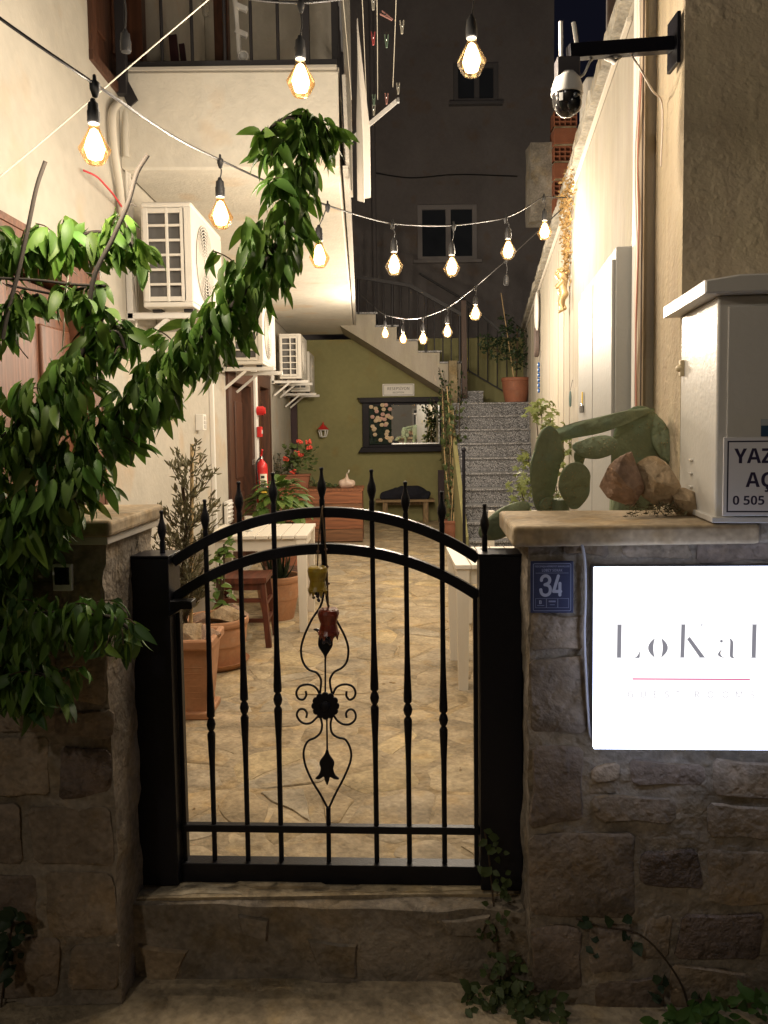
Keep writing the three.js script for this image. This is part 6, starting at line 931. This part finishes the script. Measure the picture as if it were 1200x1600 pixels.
  pot('plant_pot', 'plain pot behind the stone wall holding the airy plant', 'pot', mb.x, 5.6, 0.11, 0.15, 0.26, M.terracottaBrown);
  for (const [px, py] of [[836, 632], [846, 640], [860, 650], [872, 668], [880, 690], [868, 720], [845, 715], [825, 715], [808, 750], [815, 770], [850, 745], [870, 760], [830, 742], [858, 690]]) { const tip = at(px, py, 5.45 + rr(-0.1, 0.15)); part(m, 'stem', tube([V(mb.x, FLOOR + 0.2, mb.z), V(mixN(mb.x, tip.x, 0.35), mixN(FLOOR, tip.y, 0.6), mb.z + 0.03), tip], 0.0035, 14, 5), M.bark); for (let i = 0; i < 15; i++) { const o = part(m, 'leaf', lobed, L.maple); const t = Math.pow(rnd(), 0.5); o.position.copy(tip).add(V(rr(-0.07, 0.07), rr(-0.10, 0.05), rr(-0.07, 0.07))); o.quaternion.copy(facing(V(rr(-1, 1), rr(-0.6, 0.5), rr(-0.4, 1)), V(rr(-0.4, 0.4), 0.8, 0.7))); o.scale.setScalar(rr(0.6, 1.15)); } }
}
// ---- prickly pear behind the wall, stones on the coping
{
  seed = 321;
  const ca = thing('prickly_pear', 'prickly pear cactus with flat green pads leaning over the wall coping', 'cactus');
  const pad = (x0, y0, x1, y1, wpx, d, tilt, thick = 0.030, curve = 0) => {   // from its foot to its tip
    const a = at(x0, y0, d), b = at(x1, y1, d - 0.04), len = a.distanceTo(b), w = wpx / F * d, g = new THREE.SphereGeometry(0.5, 26, 20), p = g.attributes.position;
    for (let i = 0; i < p.count; i++) { let x = p.getX(i), y = p.getY(i) + 0.5, z = p.getZ(i); const k = 0.80 + 0.42 * y - 0.10 * y * y; x *= w * k; z = z * thick * (0.8 + 0.3 * y) + (noise3(x * 40 + x0, y * 9, z * 8) - 0.5) * 0.006; p.setXYZ(i, x + (noise3(x0, y * 4, 1) - 0.5) * 0.010, y * len, z + curve * Math.sin(y * 3.1416)); }
    g.computeVertexNormals(); const u = uvBox(g); const q = facing(b.clone().sub(a), V(Math.sin(tilt), 0.05, Math.cos(tilt)));
    const o = part(ca, 'pad', u, cactusMat); o.position.copy(a); o.quaternion.copy(q);
    const sp = []; for (let i = 0; i < 26; i++) { const yy = rr(0.1, 0.95), xx = rr(-0.8, 0.8) * w * 0.5 * Math.sqrt(Math.max(0, 1 - (2 * yy - 1) ** 2)); for (const s of [1, -1]) { const zz = s * thick * 0.5 * Math.sqrt(Math.max(0.02, 1 - (2 * yy - 1) ** 2 - (xx / (w * 0.5)) ** 2)); sp.push(ball(0.0022, xx, yy * len, zz, 5, 4)); } } part(o, 'areoles', sp, mat([0.30, 0.25, 0.13], 0.9));
  };
  const D = 2.68;
  pad(1000, 800, 996, 634, 92, D + 0.08, 0.15, 0.024); pad(1022, 638, 846, 688, 25, D + 0.04, 0.2, 0.018, 0.035); pad(845, 800, 860, 665, 52, D, 0.3, 0.022); pad(906, 728, 905, 700, 20, D + 0.03, 0.2, 0.022); pad(894, 700, 966, 696, 36, D - 0.02, 0.3, 0.03); pad(898, 796, 898, 722, 54, D - 0.02, 0.2, 0.022); pad(1016, 645, 1054, 726, 32, D + 0.06, -0.3, 0.026); pad(826, 785, 748, 836, 42, D - 0.04, 0.2, 0.03, 0.03); pad(880, 720, 872, 690, 26, D + 0.05, 1.0, 0.02); pad(870, 800, 846, 782, 26, D + 0.02, 0.1, 0.03);
  part(ca, 'trunk', rod(V(at(960, 790, D).x, 0.5, -(D + 0.04)), at(975, 760, D + 0.06), 0.05, 0.045, 10), cactusMat); part(ca, 'trunk', rod(V(at(880, 790, D).x, 0.5, -(D + 0.02)), at(872, 780, D + 0.01), 0.045, 0.035, 10), cactusMat);
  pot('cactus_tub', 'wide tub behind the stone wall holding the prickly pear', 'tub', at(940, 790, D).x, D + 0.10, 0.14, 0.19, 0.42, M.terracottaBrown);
  const R = (px, py, w, h, dd, s, m, label) => { const p = front(px, py, 0.0), q = V(p.x, p.y, 0.02).applyAxisAngle(V(0, 1, 0), YAW).add(FRONT); rock(q.x, Math.max(q.y, 1.386 + h * 0.40), q.z, w, h, dd, s, m, label, 'rocks on the wall coping'); };
  R(974, 756, 0.125, 0.118, 0.11, 21, M.rock, 'reddish brown rock on the coping below the cactus'); R(1026, 756, 0.115, 0.138, 0.11, 34, M.rockTan, 'tall tan rock on the coping beside the reddish one'); R(1066, 783, 0.085, 0.065, 0.09, 23, M.rockTan, 'small pale rock on the coping against the meter box');
  const mo = thing('dry_moss', 'dry moss tufts around the coping rocks', 'moss'), mm = []; for (let i = 0; i < 260; i++) { const [px, r] = pick([[990, 10], [1030, 26], [1045, 22]]), p = front(px + rr(-r, r), 790 - rr(0, 16) * (1 - Math.abs(rr(-1, 1))), 0.05), q = V(p.x, 1.39 + rr(0, 0.035), rr(0.03, 0.08)).applyAxisAngle(V(0, 1, 0), YAW).add(FRONT); mm.push(compose(q, facing(V(rr(-1, 1), rr(0, 1), rr(-1, 1)), V(1, 0.2, 0)), rr(0.4, 1))); } stuffPart(mo, 'tufts', leafGeo(0.022, 0.006, 0.6, 0.2, 2), mat([0.10, 0.09, 0.045], 1, { side: THREE.DoubleSide }), mm);
}
// ---- weeds at the foot of the walls
{
  seed = 8642;
  const weed = (name, label, spots, leaf, m) => { const o = thing(name, label, 'weed'), ms = []; inFront(o); for (const [px, py, off, rx, ry, n] of spots) for (let i = 0; i < n; i++) { const p = front(px + rr(-rx, rx), py + rr(-ry, ry), off + rr(-0.03, 0.05)); ms.push(compose(V(p.x, Math.max(0.01, p.y), p.z), facing(V(rr(-1, 1), rr(-0.5, 0.8), rr(-0.4, 1)), V(rr(-0.4, 0.4), 0.6, 1)), rr(0.5, 1.15))); } stuffPart(o, 'leaves', leaf, m, ms); return o; };
  const a = weed('climbing_weed', 'leafy weed climbing the gate post from the step corner', [[764, 1310, 0.085, 6, 16, 6], [768, 1350, 0.085, 10, 26, 10], [790, 1345, 0.085, 10, 20, 3], [778, 1395, 0.10, 22, 26, 12], [772, 1450, 0.15, 24, 26, 12], [790, 1520, 0.18, 30, 34, 40], [780, 1560, 0.20, 54, 26, 70], [840, 1575, 0.26, 40, 22, 46]], leafGeo(0.036, 0.022, 0.4, 0.2, 3), L.creeper); part(a, 'stem', tube([front(757, 1296, 0.08), front(764, 1340, 0.08), front(770, 1400, 0.10), front(776, 1470, 0.14), front(785, 1560, 0.18)], 0.003, 30, 5), M.bark);
  const b = weed('leafy_weed', 'low broad leafed weed at the foot of the sign wall', [[1100, 1580, 0.30, 40, 14, 34], [1160, 1575, 0.28, 50, 20, 26], [1040, 1592, 0.30, 30, 10, 14]], leafGeo(0.060, 0.026, 0.6, 0.2, 4), L.vine[1]); part(b, 'stem', tube([front(1100, 1598, 0.3), front(1100, 1570, 0.3)], 0.003, 6, 5), M.bark);
  const c = weed('ivy_shadow_patch', 'ivy runners with dark leaves standing in for leaf shadows on the lower stone wall', [[930, 1440, 0.225, 18, 8, 4], [990, 1452, 0.225, 18, 20, 5], [925, 1480, 0.225, 14, 16, 4], [1060, 1545, 0.23, 50, 20, 8]], leafGeo(0.040, 0.030, 0.3, 0.2, 3), L.dark); part(c, 'stem', tube([front(900, 1435, 0.232), front(940, 1448, 0.232), front(1000, 1460, 0.232), front(1060, 1530, 0.232), front(1080, 1590, 0.232)], 0.0028, 24, 5), M.bark);  // dark leaf colour here stands in for leaf shadows on the stones
  const d = weed('dark_weed', 'dark weed in the corner of the vine wall', [[10, 1480, 0.28, 22, 50, 26], [30, 1440, 0.28, 14, 14, 6]], leafGeo(0.055, 0.030, 0.5, 0.2, 3), L.dark); part(d, 'stem', tube([front(0, 1590, 0.27), front(8, 1520, 0.27), front(20, 1440, 0.27)], 0.003, 12, 5), M.bark);
}
{ // a few fallen leaves on the courtyard floor
  seed = 1212; const f = thing('fallen_leaves', 'scattered dry leaves on the flagstones', 'leaves'), ms = [];
  for (let i = 0; i < 46; i++) { const d = rr(2.6, 7.5), x = rr(-0.9, 0.6 + 0.05 * d); ms.push(compose(V(x, FLOOR + 0.006, -d), facing(V(rr(-1, 1), 0.05, rr(-1, 1)), V(rr(-0.3, 0.3), 1, rr(-0.3, 0.3))), rr(0.3, 0.8))); }
  tag(stuffPart(f, 'leaves', leafGeo(0.05, 0.02, 0.6, 0.3, 3), L.dry, ms)); f.userData.kind = 'stuff';
}

// ---------------------------------------------------------------- finish
scene.children.forEach((o) => { if (o.isGroup) settle(o); });
scene.traverse((o) => { if (o.isMesh) { o.castShadow = true; o.receiveShadow = true; } });
renderer.render(scene, camera);
